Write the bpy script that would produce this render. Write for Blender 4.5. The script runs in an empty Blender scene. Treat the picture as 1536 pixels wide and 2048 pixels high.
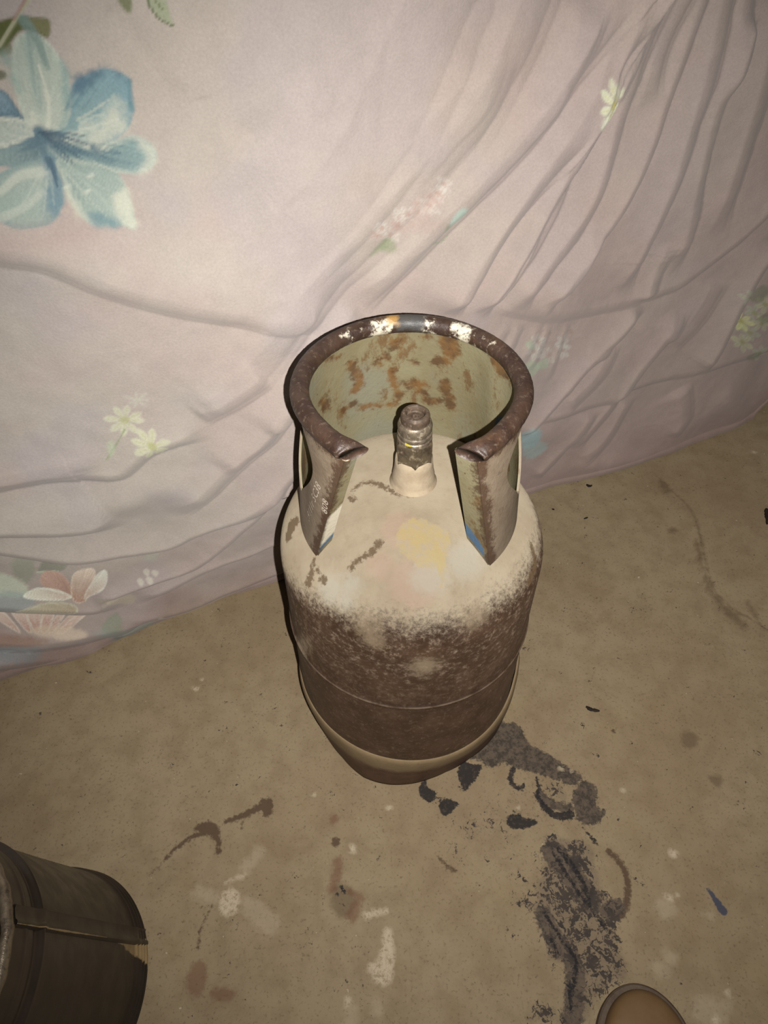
import bpy, bmesh, math, random
import numpy as np
from mathutils import Vector, Matrix, Euler

random.seed(7); rng = np.random.default_rng(7)
S = bpy.context.scene
COL = S.collection

# ------------------------------------------------------------------ camera, world, light, exposure
FPX, PITCH, ROLL = 1450.0, math.radians(47.8), math.radians(-0.37)
CAM = np.array([-.032, -.557, 1.035])
cd = bpy.data.cameras.new('camera'); cam = bpy.data.objects.new('camera', cd); COL.objects.link(cam)
cd.sensor_fit = 'VERTICAL'; cd.sensor_height = 24.0; cd.lens = 24.0*FPX/2048; cd.clip_start = .01
_c, _s = math.cos(PITCH), math.sin(PITCH)
FWD = np.array([0, _c, -_s]); DWN = np.array([0, -_s, -_c]); RGT = np.array([1., 0, 0])
_r, _d = RGT*math.cos(ROLL)+DWN*math.sin(ROLL), DWN*math.cos(ROLL)-RGT*math.sin(ROLL)
# image right / image down axes in the world (the photo is rolled by a third of a degree)
IR = RGT*math.cos(ROLL)-DWN*math.sin(ROLL); ID = DWN*math.cos(ROLL)+RGT*math.sin(ROLL)
M = Matrix(((IR[0], -ID[0], -FWD[0]), (IR[1], -ID[1], -FWD[1]), (IR[2], -ID[2], -FWD[2])))
cam.matrix_world = Matrix.Translation(Vector(CAM)) @ M.to_4x4()
S.camera = cam

w = bpy.data.worlds.new('world'); S.world = w; w.use_nodes = True
w.node_tree.nodes['Background'].inputs['Color'].default_value = (1, .93, .85, 1)
w.node_tree.nodes['Background'].inputs['Strength'].default_value = .035

# the phone's flash: a small lamp a few centimetres beside the lens
ld = bpy.data.lights.new('phone_flash', 'SPOT'); fl_ob = bpy.data.objects.new('phone_flash', ld); COL.objects.link(fl_ob)
ld.energy = 60; ld.shadow_soft_size = .0025; ld.spot_size = math.radians(112); ld.spot_blend = 1.0; ld.color = (1, .97, .94)
fpos = CAM + IR*.029 + ID*.011
AIM = FWD*1450 + IR*(880-768) + ID*(1030-1024)
fl_ob.location = fpos
fl_ob.rotation_euler = Vector(AIM).to_track_quat('-Z', 'Y').to_euler()

S.view_settings.view_transform = 'Standard'; S.view_settings.look = 'None'
S.view_settings.gamma = 1; S.view_settings.use_curve_mapping = False; S.view_settings.exposure = 0.0

# ------------------------------------------------------------------ photo pixel -> place in the world
def ray(px, py):
    u, v = (px-768)/FPX, (py-1024)/FPX
    return FWD + IR*u + ID*v
def fl(px, py, z=0.):
    r = ray(px, py); t = (z-CAM[2])/r[2]; return CAM+t*r
P0 = np.array([-.647, .025, 0]); P1 = np.array([.81, .66, 0])
CD = (P1-P0)/np.linalg.norm(P1-P0); CN = np.array([CD[1], -CD[0], 0])      # along the cloth, and out towards the room
def bulge(s_, z_):
    # the sheet sags forward behind the cylinder, and a little under the flower
    s_, z_ = np.asarray(s_, float), np.asarray(z_, float); f = np.clip(z_/.34, 0, 1); f = f*f*(3-2*f)
    return .082*np.exp(-((s_-.62)/.40)**2)*f + .028*np.exp(-((s_-.30)/.28)**2)*np.exp(-((z_-.62)/.25)**2)
def cl(px, py):
    r = ray(px, py); b = 0.
    for _ in range(8):
        t = ((P0+CN*b-CAM)@CN)/(r@CN); q = CAM+t*r; s_, z_ = (q-P0)@CD, q[2]; b = float(bulge(s_, z_))
    return np.array([s_, z_])
R = .155
ZS, HD = .372, .102
def prof(r): return ZS+HD*np.sqrt(np.maximum(0, 1-(r/R)**2))
def bod(px, py):                                     # where the ray of a pixel meets the cylinder body
    r = ray(px, py); t = np.linspace(.3, 1.3, 8001); p = CAM+t[:, None]*r
    rr = np.hypot(p[:, 0], p[:, 1]); ins = (rr < R) & (p[:, 2] < prof(rr))
    return p[np.argmax(ins)]

# ------------------------------------------------------------------ helpers
def lin(c):
    c = np.asarray(c, float)/255
    return np.where(c <= .04045, c/12.92, ((c+.055)/1.055)**2.4)
def sstep(a, b, x):
    t = np.clip((x-a)/(b-a), 0, 1); return t*t*(3-2*t)
def spline(pts, n=6, closed=False):
    P = np.asarray(pts, float); m = len(P); out = []
    rngk = range(m) if closed else range(m-1)
    for i in rngk:
        g = (lambda k: P[k % m]) if closed else (lambda k: P[min(max(k, 0), m-1)])
        a, b, c, d = g(i-1), g(i), g(i+1), g(i+2)
        for k in range(n):
            t = k/n
            out.append(.5*((2*b)+(-a+c)*t+(2*a-5*b+4*c-d)*t*t+(-a+3*b-3*c+d)*t**3))
    if not closed: out.append(P[-1])
    return np.array(out)
def pl_dist(Q, L):
    """distance, side and place along a polyline L for every point of Q"""
    best = np.full(len(Q), 1e9); side = np.zeros(len(Q)); tt = np.zeros(len(Q))
    seg = L[1:]-L[:-1]; ln = np.maximum(np.sqrt((seg**2).sum(1)), 1e-9); cum = np.concatenate([[0], np.cumsum(ln)]); tot = cum[-1]
    for i in range(len(seg)):
        e = Q-L[i]; t = np.clip((e@seg[i])/ln[i]**2, 0, 1)
        f = e-t[:, None]*seg[i] if Q.shape[1] != 2 else np.stack([e[:, 0]-t*seg[i, 0], e[:, 1]-t*seg[i, 1]], 1)
        d = np.sqrt((f**2).sum(1)); k = d < best
        best[k] = d[k]; tt[k] = ((cum[i]+t*ln[i])/tot)[k]
        if Q.shape[1] == 2: side[k] = np.sign(seg[i, 0]*e[:, 1]-seg[i, 1]*e[:, 0])[k]
    return best, side, tt
def poly_sdf(Q, P):
    """positive inside"""
    L = np.vstack([P, P[:1]]); d, _, _ = pl_dist(Q, L)
    ins = np.zeros(len(Q), bool); x, y = Q[:, 0], Q[:, 1]
    for i in range(len(L)-1):
        (x1, y1), (x2, y2) = L[i], L[i+1]
        if y1 == y2: continue
        c = ((y1 > y) != (y2 > y)) & (x < (x2-x1)*(y-y1)/(y2-y1)+x1); ins ^= c
    return np.where(ins, d, -d)
def near(Q, P, pad):
    lo, hi = P.min(0)-pad, P.max(0)+pad
    return np.where(((Q >= lo) & (Q <= hi)).all(1))[0]
def vnoise(X, Y, f, seed=0):
    """smooth value noise on arrays"""
    r = np.random.default_rng(seed); T = r.random((256, 256))
    x, y = X*f, Y*f; xi, yi = np.floor(x).astype(int), np.floor(y).astype(int); fx, fy = x-xi, y-yi
    fx, fy = fx*fx*(3-2*fx), fy*fy*(3-2*fy)
    g = lambda a, b: T[a % 256, b % 256]
    return (g(xi, yi)*(1-fx)+g(xi+1, yi)*fx)*(1-fy)+(g(xi, yi+1)*(1-fx)+g(xi+1, yi+1)*fx)*fy
def fnoise(X, Y, f, seed=0, o=4):
    return sum(vnoise(X, Y, f*2**k, seed+k)*.5**k for k in range(o))/sum(.5**k for k in range(o))

def obj(name, V, F, mat, parent=None, smooth=True):
    me = bpy.data.meshes.new(name)
    if isinstance(F, np.ndarray):
        V = np.asarray(V, np.float32); n = F.shape[1]
        me.vertices.add(len(V)); me.vertices.foreach_set('co', V.ravel())
        me.loops.add(F.size); me.loops.foreach_set('vertex_index', F.astype(np.int32).ravel())
        me.polygons.add(len(F)); me.polygons.foreach_set('loop_start', np.arange(0, F.size, n, dtype=np.int32))
        me.update(calc_edges=True); me.validate()
    else:
        me.from_pydata([tuple(map(float, v)) for v in V], [], F); me.update()
    if smooth: me.polygons.foreach_set('use_smooth', np.ones(len(me.polygons), bool))
    me.materials.append(mat)
    o = bpy.data.objects.new(name, me); COL.objects.link(o)
    if parent: o.parent = parent
    return o
def bm_obj(name, bm, mat, parent=None, smooth=True, sharp=None):
    me = bpy.data.meshes.new(name); bm.normal_update(); bm.to_mesh(me); bm.free()
    if smooth: me.polygons.foreach_set('use_smooth', np.ones(len(me.polygons), bool))
    if sharp: me.set_sharp_from_angle(angle=math.radians(sharp))
    me.materials.append(mat); o = bpy.data.objects.new(name, me); COL.objects.link(o)
    if parent: o.parent = parent
    return o
def grid_faces(nr, nc, wrap=False):
    i, j = np.meshgrid(np.arange(nr-1), np.arange(nc if wrap else nc-1), indexing='ij'); i, j = i.ravel(), j.ravel(); j2 = (j+1) % nc
    return np.stack([i*nc+j, i*nc+j2, (i+1)*nc+j2, (i+1)*nc+j], 1)
def attr(o, name, val, typ='FLOAT'):
    a = o.data.attributes.new(name, typ, 'POINT'); a.data.foreach_set('value' if typ == 'FLOAT' else 'color', np.asarray(val, np.float32).ravel())
def thing(name, label, cat, loc=(0, 0, 0), group=None):
    o = bpy.data.objects.new(name, None); COL.objects.link(o); o.location = loc; o['label'] = label; o['category'] = cat
    o.empty_display_size = .05
    if group: o['group'] = group
    return o
def tag(o, label, cat, group=None):
    o['label'] = label; o['category'] = cat
    if group: o['group'] = group
    return o

# ------------------------------------------------------------------ node helpers
class NT:
    def __init__(s, name, rough=.7, spec=.3, metal=0.):
        s.m = bpy.data.materials.new(name); s.m.use_nodes = True; s.t = s.m.node_tree; s.b = s.t.nodes['Principled BSDF']
        s.b.inputs['Roughness'].default_value = rough; s.b.inputs['Specular IOR Level'].default_value = spec; s.b.inputs['Metallic'].default_value = metal
        s.tc = s.t.nodes.new('ShaderNodeTexCoord')
    def flat(s, v): s.b.inputs['Diffuse Roughness'].default_value = v; return s
    def n(s, k): return s.t.nodes.new(k)
    def put(s, sock, v):
        if isinstance(v, bpy.types.NodeSocket): s.t.links.new(v, sock)
        elif isinstance(v, (tuple, list, np.ndarray)):
            v = tuple(map(float, v)); sock.default_value = v+(1,) if len(v) == 3 and sock.type == 'RGBA' else v
        else: sock.default_value = v
    def math(s, op, a, b=0., c=None):
        n = s.n('ShaderNodeMath'); n.operation = op; s.put(n.inputs[0], a); s.put(n.inputs[1], b)
        if c is not None: s.put(n.inputs[2], c)
        return n.outputs[0]
    def noise(s, scale, detail=4, rough=.55, vec=None, dist=0.):
        n = s.n('ShaderNodeTexNoise'); s.put(n.inputs['Vector'], vec if vec is not None else s.tc.outputs['Object'])
        n.inputs['Scale'].default_value = scale; n.inputs['Detail'].default_value = detail; n.inputs['Roughness'].default_value = rough; n.inputs['Distortion'].default_value = dist
        return n.outputs[0]
    def ramp(s, v, a, b, lo=0., hi=1.):
        n = s.n('ShaderNodeMapRange'); n.interpolation_type = 'SMOOTHSTEP'; s.put(n.inputs[0], v); s.put(n.inputs[1], a); s.put(n.inputs[2], b); s.put(n.inputs[3], lo); s.put(n.inputs[4], hi)
        return n.outputs[0]
    def mix(s, f, a, b, mode='MIX'):
        n = s.n('ShaderNodeMix'); n.data_type = 'RGBA'; n.blend_type = mode; s.put(n.inputs[0], f); s.put(n.inputs[6], a); s.put(n.inputs[7], b)
        return n.outputs[2]
    def at(s, name, col=False):
        n = s.n('ShaderNodeAttribute'); n.attribute_name = name; return n.outputs[0 if col else 2]
    def scalevec(s, sx, sy, sz):
        n = s.n('ShaderNodeMapping'); s.put(n.inputs[0], s.tc.outputs['Object']); n.inputs['Scale'].default_value = (sx, sy, sz); return n.outputs[0]
    def z(s):
        n = s.n('ShaderNodeSeparateXYZ'); s.put(n.inputs[0], s.tc.outputs['Object']); return n.outputs[2]
    def bump(s, h, dist, strength=1.):
        n = s.n('ShaderNodeBump'); s.put(n.inputs['Height'], h); n.inputs['Distance'].default_value = dist; n.inputs['Strength'].default_value = strength
        s.put(s.b.inputs['Normal'], n.outputs[0])
    def col(s, c): s.put(s.b.inputs['Base Color'], c); return s
    def rough(s, r): s.put(s.b.inputs['Roughness'], r); return s
def patch(nt, base, name, colour, amp=.004, soft=.0012, scale=160, op=1.):
    """lay a stain over base: attribute = metres inside its outline, edge roughened with noise"""
    nz = nt.math('SUBTRACT', nt.noise(scale, 5, .65), .5)
    v = nt.math('MULTIPLY_ADD', nz, amp*2, nt.at(name))
    return nt.mix(nt.ramp(v, -soft, soft, 0., op), base, colour)

K = 1.0     # photo colour (linear) -> albedo
def A(r, g, b, k=1.): return tuple(lin((r, g, b))*k)

# ------------------------------------------------------------------ materials
def mat_floor():
    m = NT('cement_floor', .85, .15).flat(.8)
    n1 = m.noise(3.5, 5, .6); n2 = m.noise(28, 6, .65); n3 = m.noise(260, 3, .6)
    c = m.mix(m.ramp(n1, .35, .68), FLOOR_A, FLOOR_B)
    c = m.mix(m.ramp(n2, .40, .68, 0, .42), c, FLOOR_C)
    c = m.mix(m.ramp(n3, .54, .72, 0, .45), c, FLOOR_D)
    c = m.mix(m.ramp(m.noise(9, 6, .7), .56, .7, 0, .2), c, FLOOR_Y)
    c = m.mix(m.ramp(m.noise(150, 2, .5), .73, .76, 0, .6), c, FLOOR_D)
    c = m.mix(m.ramp(m.noise(120, 2, .5, dist=.3), .755, .77, 0, .55), c, WHITE)
    c = patch(m, c, 'shade_stain', FLOOR_D, .012, .006, 60, .6)
    c = patch(m, c, 'pale', WHITE, .010, .006, 110, .26)
    c = patch(m, c, 'red', RED, .009, .004, 110, .52)
    c = patch(m, c, 'brown', BROWN, .007, .002, 170, .85)
    # grey smear with dark crumbs in it
    cr = m.mix(m.ramp(m.noise(100, 6, .8), .42, .58, 0, .85), SMEAR, BLACK)
    c = patch(m, c, 'smear', cr, .010, .002, 160, .88)
    c = m.mix(m.math('MULTIPLY', m.ramp(m.math('MULTIPLY_ADD', m.noise(40, 5, .7), .9, m.at('crumbs')), .72, 1.05), .5), c, A(104, 90, 76))
    # loose speckle: the attribute is a density
    g = m.math('ADD', m.noise(170, 5, .7, dist=.8), m.math('MULTIPLY_ADD', m.noise(42, 3, .6), .7, -.35))
    sp = m.ramp(m.math('ADD', g, m.math('MULTIPLY', m.at('crumbs'), .33)), .70, .75)
    c = m.mix(sp, c, m.mix(m.noise(60, 3), BLACK, SMEAR))
    c = patch(m, c, 'black', m.mix(m.ramp(m.noise(150, 4, .7), .5, .7, 0, .6), BLACK, SMEAR), .006, .0012, 260, .93)
    c = patch(m, c, 'blue', BLUE, .003, .0012, 200, .85)
    c = patch(m, c, 'white', m.mix(m.ramp(m.noise(130, 5, .75), .44, .66), WHITE, FLOOR_A), .013, .003, 130, .8)
    m.col(c)
    m.bump(m.math('ADD', m.math('MULTIPLY', n3, .4), m.math('MULTIPLY', n2, 1.)), .0025, .5)
    return m.m
def mat_body():
    m = NT('dusty_rusty_steel', .62, .3).flat(1.)
    z = m.z(); zz = m.math('ADD', z, m.math('ADD', m.math('MULTIPLY_ADD', m.noise(11, 4, .6), .03, -.015), m.math('MULTIPLY_ADD', m.noise(190, 6, .8), .075, -.0375))); zz = m.math('ADD', zz, m.at('dustline'))
    rust = m.mix(m.ramp(m.noise(30, 6, .7), .35, .7), SOOT_A, SOOT_B)
    rust = m.mix(m.ramp(m.noise(170, 5, .75), .52, .75, 0, .3), rust, SOOT_C)
    low = m.ramp(zz, .22, .40); rust = m.mix(m.math('MULTIPLY', low, m.ramp(m.noise(120, 6, .8), .5, .68, 0, .75)), rust, SOOT_C)
    dust = m.mix(m.ramp(m.noise(14, 5, .6), .35, .7), DUST_A, DUST_B)
    dust = m.mix(m.ramp(m.noise(90, 6, .7), .5, .75, 0, .35), dust, DUST_C)
    d = m.ramp(zz, .394, .428)
    c = m.mix(d, rust, dust)
    bz = m.math('SUBTRACT', 1., m.math('MULTIPLY', m.math('ABSOLUTE', m.math('SUBTRACT', z, .2508)), 480.)); c = m.mix(m.math('MULTIPLY', m.ramp(bz, 0, 1), m.ramp(m.noise(60, 4), .3, .6, .15, .65)), c, SOOT_C)  # light edge of the weld bead painted in, as flat shading loses it
    bz = m.math('SUBTRACT', 1., m.math('MULTIPLY', m.math('ABSOLUTE', m.math('SUBTRACT', z, .2465)), 520.)); c = m.mix(m.ramp(bz, 0, 1, 0, .6), c, A(40, 28, 20, .55))  # dark line painted under the bead for its lost shade
    c = patch(m, c, 'pinkpatch', PINK, .012, .008, 120, .4)
    c = patch(m, c, 'bluish', BLUISH, .012, .008, 120, .5)
    c = m.mix(m.ramp(m.noise(55, 6, .75), .58, .72, 0, .3), c, DUST_C)
    c = patch(m, c, 'yellow', m.mix(m.ramp(m.noise(70, 5, .7), .4, .65), YELLOW, DUST_A), .008, .002, 190, .75)
    c = patch(m, c, 'dark', DARKSPOT, .008, .002, 240, .8)
    c = patch(m, c, 'lightp', DUST_C, .018, .010, 150, .6)
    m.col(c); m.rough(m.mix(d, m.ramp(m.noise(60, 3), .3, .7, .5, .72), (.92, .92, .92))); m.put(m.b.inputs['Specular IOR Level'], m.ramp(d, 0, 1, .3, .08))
    m.bump(m.noise(230, 5, .7), .0012, .6)
    return m.m
def mat_ringfoot():
    m = NT('foot_ring_steel', .65, .3)
    z = m.z(); zz = m.math('ADD', z, m.math('MULTIPLY_ADD', m.noise(45, 5, .7), .03, -.015))
    c = m.mix(m.ramp(m.noise(40, 5, .7), .35, .7), A(82, 60, 46), A(96, 72, 55))
    c = m.mix(m.ramp(zz, .056, .078), c, m.mix(m.noise(50, 5), FOOT_A, FOOT_B))  # lighter upper band paints in light on the flared top, with its dust
    c = m.mix(m.ramp(m.noise(35, 4, .7), .62, .72, 0, .35), c, RUSTRED)
    m.col(c); m.bump(m.noise(200, 4, .7), .001, .5)
    return m.m
def mat_sheet(name, inner=False):
    m = NT(name, .6, .3)
    c = m.mix(m.ramp(m.noise(16, 5, .6), .35, .7), SHEET_A, SHEET_B)
    c = m.mix(m.ramp(m.noise(8, 3, .5), .52, .66, 0, .5), c, SHEET_C)
    ru = m.math('ADD', m.noise(26, 6, .7, m.scalevec(1.2, 1.2, .55)), m.math('MULTIPLY_ADD', m.noise(120, 4, .7), .22, -.11))
    c = m.mix(m.ramp(ru, .535, .65, 0, .7), c, m.mix(m.noise(70, 4), RUST_A, RUST_B))
    c = m.mix(m.ramp(m.noise(200, 3, .6), .68, .74, 0, .6), c, RUST_B)
    # outside of the collar: grey dusty paint
    oc = m.mix(m.ramp(m.noise(25, 5, .7), .35, .7), COLL_A, COLL_B)
    oc = m.mix(m.ramp(m.noise(60, 5, .75), .56, .72, 0, .6), oc, COLL_C)
    c = m.mix(m.ramp(m.at('outer'), .45, .55), c, oc)
    c = patch(m, c, 'rustmark', m.mix(m.ramp(m.noise(60, 4), .35, .65), RUST_A, RUST_B), .012, .004, 120, .8)
    er = m.math('ADD', m.at('edge'), m.math('MULTIPLY_ADD', m.noise(75, 6, .8), .045, -.0235))
    c = m.mix(m.ramp(er, -.004, .005, 0, .82), c, m.mix(m.noise(150, 5, .7), RIM_A, RUST_B))
    c = patch(m, c, 'blue', BLUEP, .004, .002, 160, .8)
    c = patch(m, c, 'white', WHITEP, .004, .004, 160, .9)
    m.col(c); m.bump(m.noise(180, 4, .7), .0012, .5)
    return m.m
def mat_rim():
    m = NT('rusty_rim', .48, .45)
    c = m.mix(m.ramp(m.noise(45, 6, .7), .35, .68), RIM_A, RIM_B)
    c = m.mix(m.ramp(m.noise(170, 5, .75), .52, .7, 0, .6), c, RIM_C)
    c = m.mix(m.ramp(m.noise(20, 4, .6), .52, .66, 0, .55), c, RIM_D)
    wn = m.math('ADD', m.at('worn'), m.math('MULTIPLY_ADD', m.noise(85, 6, .75), .036, -.019))
    c = m.mix(m.ramp(wn, -.002, .004, 0, .95), c, WHITEP)
    c = patch(m, c, 'slate', SLATE, .008, .004, 90, .8)
    c = patch(m, c, 'ochre', A(170, 132, 74), .006, .003, 160, .85)
    m.col(c); m.rough(m.ramp(m.noise(60, 4), .3, .7, .38, .6)); m.bump(m.noise(150, 5, .7), .0015, .6)
    return m.m
def mat_noise(name, a, b, scale=40, rough=.6, spec=.3, metal=0., bump=.0006, c3=None, s3=120):
    m = NT(name, rough, spec, metal)
    c = m.mix(m.ramp(m.noise(scale, 5, .65), .35, .68), a, b)
    if c3 is not None: c = m.mix(m.ramp(m.noise(s3, 5, .7), .52, .68, 0, .8), c, c3)
    m.col(c); m.bump(m.noise(scale*5, 4, .6), bump, .5)
    return m.m
def mat_cloth():
    m = NT('printed_cotton', .9, .08).flat(.2)
    b = m.at('print', True)
    n = m.noise(420, 2, .5); n2 = m.noise(900, 1, .5)
    f = m.math('ADD', m.math('MULTIPLY', n, .24), m.math('MULTIPLY_ADD', n2, .14, .81))
    mu = m.n('ShaderNodeMix'); mu.data_type = 'RGBA'; mu.blend_type = 'MULTIPLY'; mu.inputs[0].default_value = 1
    cmb = m.n('ShaderNodeCombineColor'); [m.put(cmb.inputs[i], f) for i in range(3)]
    m.put(mu.inputs[6], b); m.put(mu.inputs[7], cmb.outputs[0])
    m.col(mu.outputs[2]); m.bump(m.math('ADD', n, m.math('MULTIPLY', m.noise(40, 4, .6), 1.6)), .0010, .35)
    m.b.inputs['Sheen Weight'].default_value = .12; m.b.inputs['Sheen Roughness'].default_value = .5
    return m.m

FLOOR_A, FLOOR_B, FLOOR_C, FLOOR_D, FLOOR_Y = A(147, 131, 104, .95), A(137, 119, 93, .95), A(122, 104, 79, .95), A(92, 75, 56, .95), A(142, 124, 84, .95)
WHITE, RED, BROWN, SMEAR, BLACK, BLUE = A(186, 172, 148), A(104, 68, 52), A(78, 60, 46), A(86, 75, 65), A(36, 35, 36), A(52, 60, 78)
DUST_A, DUST_B, DUST_C = A(165, 152, 130, .68), A(150, 136, 114, .68), A(132, 116, 94, .68)
SOOT_A, SOOT_B, SOOT_C = A(65, 47, 34, .46), A(83, 62, 46, .48), A(136, 118, 99, .6)
PINK, BLUISH, YELLOW, DARKSPOT = A(165, 138, 122, .74), A(160, 156, 143, .76), A(168, 150, 104, .72), A(84, 66, 46, .74)
FOOT_A, FOOT_B, RUSTRED = A(134, 115, 86), A(108, 90, 66), A(104, 66, 48)
SHEET_A, SHEET_B, SHEET_C, RUST_A, RUST_B = A(128, 121, 94), A(116, 106, 78), A(128, 130, 117), A(112, 76, 36), A(74, 47, 26)
COLL_A, COLL_B, COLL_C = A(130, 115, 97), A(112, 97, 80), A(84, 69, 55)
RIM_A, RIM_B, RIM_C, RIM_D = A(48, 33, 26), A(66, 49, 39), A(112, 97, 82), A(96, 72, 51)
WHITEP, SLATE, BLUEP = A(214, 206, 184), A(70, 70, 68), A(62, 104, 140)

# ================================================================== THE SETTING
# ---- floor: fine grid where the photograph looks, coarse skirt beyond
def axis(lo, hi, step, olo, ohi):
    a = np.arange(lo, hi+1e-6, step)
    l = lo-np.geomspace(step*2, lo-olo, 14)[::-1]; h = hi+np.geomspace(step*2, ohi-hi, 14)
    return np.concatenate([l, a, h])
ax, ay = axis(-.75, .98, .003, -3.2, 3.2), axis(-.56, .72, .003, -2.6, 1.3)
X, Y = np.meshgrid(ax, ay); Q = np.stack([X.ravel(), Y.ravel()], 1)
FA = {k: np.full(len(Q), -.05) for k in ('shade_stain', 'pale', 'red', 'brown', 'smear', 'black', 'blue', 'white')}
FA['crumbs'] = np.zeros(len(Q))
def f8(pts): return np.array([fl(800+x*.4792, 1400+y*.4792)[:2] for x, y in pts])      # pixels read off an enlarged crop
def f5(pts): return np.array([fl(250+x*.3906, 1580+y*.3906)[:2] for x, y in pts])
def f6(pts): return np.array([fl(1000+x*.349, 800+y*.349)[:2] for x, y in pts])
def fpoly(k, P):
    P = spline(P, 4, True); i = near(Q, P, .045); FA[k][i] = np.maximum(FA[k][i], poly_sdf(Q[i], P))
def fline(k, P, w0, w1=None):
    P = spline(P, 5); i = near(Q, P, .045); d, _, t = pl_dist(Q[i], P); ww = w0+(w1-w0)*t if w1 is not None else w0
    FA[k][i] = np.maximum(FA[k][i], ww-d)
def fdot(k, p, r, ry=None, rot=0):
    a = np.linspace(0, 2*math.pi, 9)[:-1]; ry = ry or r; c, s = math.cos(rot), math.sin(rot)
    fpoly(k, np.array([p[0]+r*np.cos(a)*c-ry*np.sin(a)*s, p[1]+r*np.cos(a)*s+ry*np.sin(a)*c]).T)
fpoly('smear', f8([(300, 235), (400, 110), (430, 92), (500, 110), (540, 180), (620, 225), (700, 280), (765, 320), (720, 352), (640, 330), (560, 305), (500, 290), (430, 265), (380, 282), (330, 252)]))
fpoly('smear', f8([(720, 400), (765, 335), (820, 370), (825, 450), (862, 460), (820, 520), (740, 500)]))
fpoly('smear', f8([(820, 870), (900, 830), (945, 850), (920, 905), (860, 910)]))
fpoly('black', f8([(240, 300), (262, 255), (300, 268), (340, 270), (330, 310), (300, 350), (270, 385), (250, 345)]))
fpoly('black', f8([(80, 360), (105, 335), (118, 365), (152, 392), (130, 430), (85, 400)]))
fpoly('black', f8([(165, 430), (200, 412), (245, 436), (225, 455), (205, 480), (172, 474)]))
fline('black', f8([(105, 330), (108, 350)]), .0015); fline('black', f8([(150, 400), (175, 425)]), .0012)
fline('black', f8([(474, 288), (460, 325), (468, 352), (490, 368), (515, 362)]), .0035)
fline('black', f8([(568, 325), (580, 370), (572, 402), (610, 455), (660, 488), (712, 478)]), .002, .006)
fline('smear', f8([(590, 400), (640, 440), (705, 450)]), .007)
fpoly('black', f8([(445, 490), (490, 478), (520, 492), (578, 510), (535, 535), (460, 535)]))
fline('black', f8([(762, 532), (790, 565), (815, 595)]), .0008, .003)
fline('brown', f8([(870, 632), (925, 690), (950, 770), (940, 870), (912, 905)]), .004)
for P in ([(640, 640), (715, 760), (785, 860)], [(692, 650), (760, 750), (792, 858)], [(660, 620), (745, 740), (775, 800)], [(598, 880), (640, 950), (715, 1055), (735, 1110), (712, 1240)], [(812, 900), (855, 950), (905, 995)], [(630, 1000), (655, 1060)], [(705, 1180), (715, 1290)]):
    fline('black', f8(P), .0022)
fline('smear', f8([(600, 900), (640, 990), (720, 1090), (730, 1200), (720, 1330)]), .012)
fline('smear', f8([(640, 640), (720, 740), (790, 840)]), .016)
i = near(Q, f8([(190, 440), (980, 1352)]), .12)
for P, dn in (([(590, 560), (700, 570), (800, 600), (840, 720), (870, 800), (950, 840), (930, 920), (920, 1000), (965, 1170), (870, 1215), (820, 1300), (780, 1370), (640, 1370), (690, 1200), (670, 1120), (610, 1080), (580, 900), (550, 780), (590, 700)], .68),
              ([(430, 380), (600, 520), (590, 700), (560, 860), (430, 780), (400, 640), (200, 660), (220, 480), (340, 450)], .30),
              ([(420, 940), (520, 1000), (540, 1050), (440, 1000)], .4), ([(560, 330), (700, 340), (720, 500), (600, 500)], .4), ([(520, 1260), (660, 1240), (680, 1370), (520, 1370)], .5), ([(440, 780), (600, 840), (570, 900), (470, 860)], .55)):
    s = poly_sdf(Q[i], spline(f8(P), 4, True)); FA['crumbs'][i] = np.maximum(FA['crumbs'][i], dn*sstep(-.012, .018, s))
fline('brown', f5([(130, 432), (185, 385)]), .0010, .0006); fline('brown', f5([(185, 385), (240, 318), (330, 250), (430, 212)]), .0009, .0045)
fpoly('brown', f5([(355, 200), (430, 158), (480, 196), (492, 310), (470, 328), (455, 250)]))
fline('brown', f5([(515, 160), (560, 150), (640, 112), (720, 72)]), .003, .006)
fpoly('brown', f5([(690, 55), (752, 48), (752, 122), (712, 132)]))
fline('brown', f5([(600, 120), (600, 190)]), .0015)
fdot('brown', f5([(1078, 268)])[0], .006); fline('brown', f8([(162, 655), (190, 690), (225, 712)]), .0015, .003)
fline('brown', f5([(445, 590), (385, 720), (376, 805)]), .0006, .0012)
fdot('red', f5([(1068, 150)])[0], .0065); fline('red', f5([(1092, 372), (1082, 440), (1062, 500)]), .006)
fline('red', f5([(1150, 520), (1195, 545), (1185, 600), (1165, 645)]), .003, .008); fdot('red', f5([(372, 965)])[0], .013, .018); fdot('red', f5([(500, 1045)])[0], .016, .007)
fpoly('shade_stain', f5([(1060, 500), (1140, 480), (1180, 560), (1150, 650), (1070, 620)])); fline('black', f5([(1108, 490), (1125, 525)]), .0018); fdot('black', f5([(1085, 532)])[0], .0022)
fdot('white', f5([(535, 575)])[0], .014, .017); fline('white', f5([(512, 475), (560, 455), (608, 438)]), .0015, .003); fline('pale', f5([(640, 590), (700, 650), (740, 690)]), .012); fline('pale', f5([(620, 400), (680, 320)]), .008)
fline('white', f5([(1240, 640), (1290, 628), (1345, 618)]), .005, .003); fline('white', f5([(1345, 730), (1345, 830), (1320, 940)]), .006, .013); fdot('white', f5([(1270, 910)])[0], .007); fdot('white', f5([(1165, 302)])[0], .006); fdot('white', f5([(1352, 92)])[0], .004)
fpoly('white', f5([(1125, 1060), (1160, 1060), (1150, 1100), (1130, 1112)])); fdot('pale', f5([(1290, 1125)])[0], .008); fline('pale', f5([(1160, 1150), (1150, 1200)]), .008); fline('pale', f5([(380, 520), (450, 560)]), .008)
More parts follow.
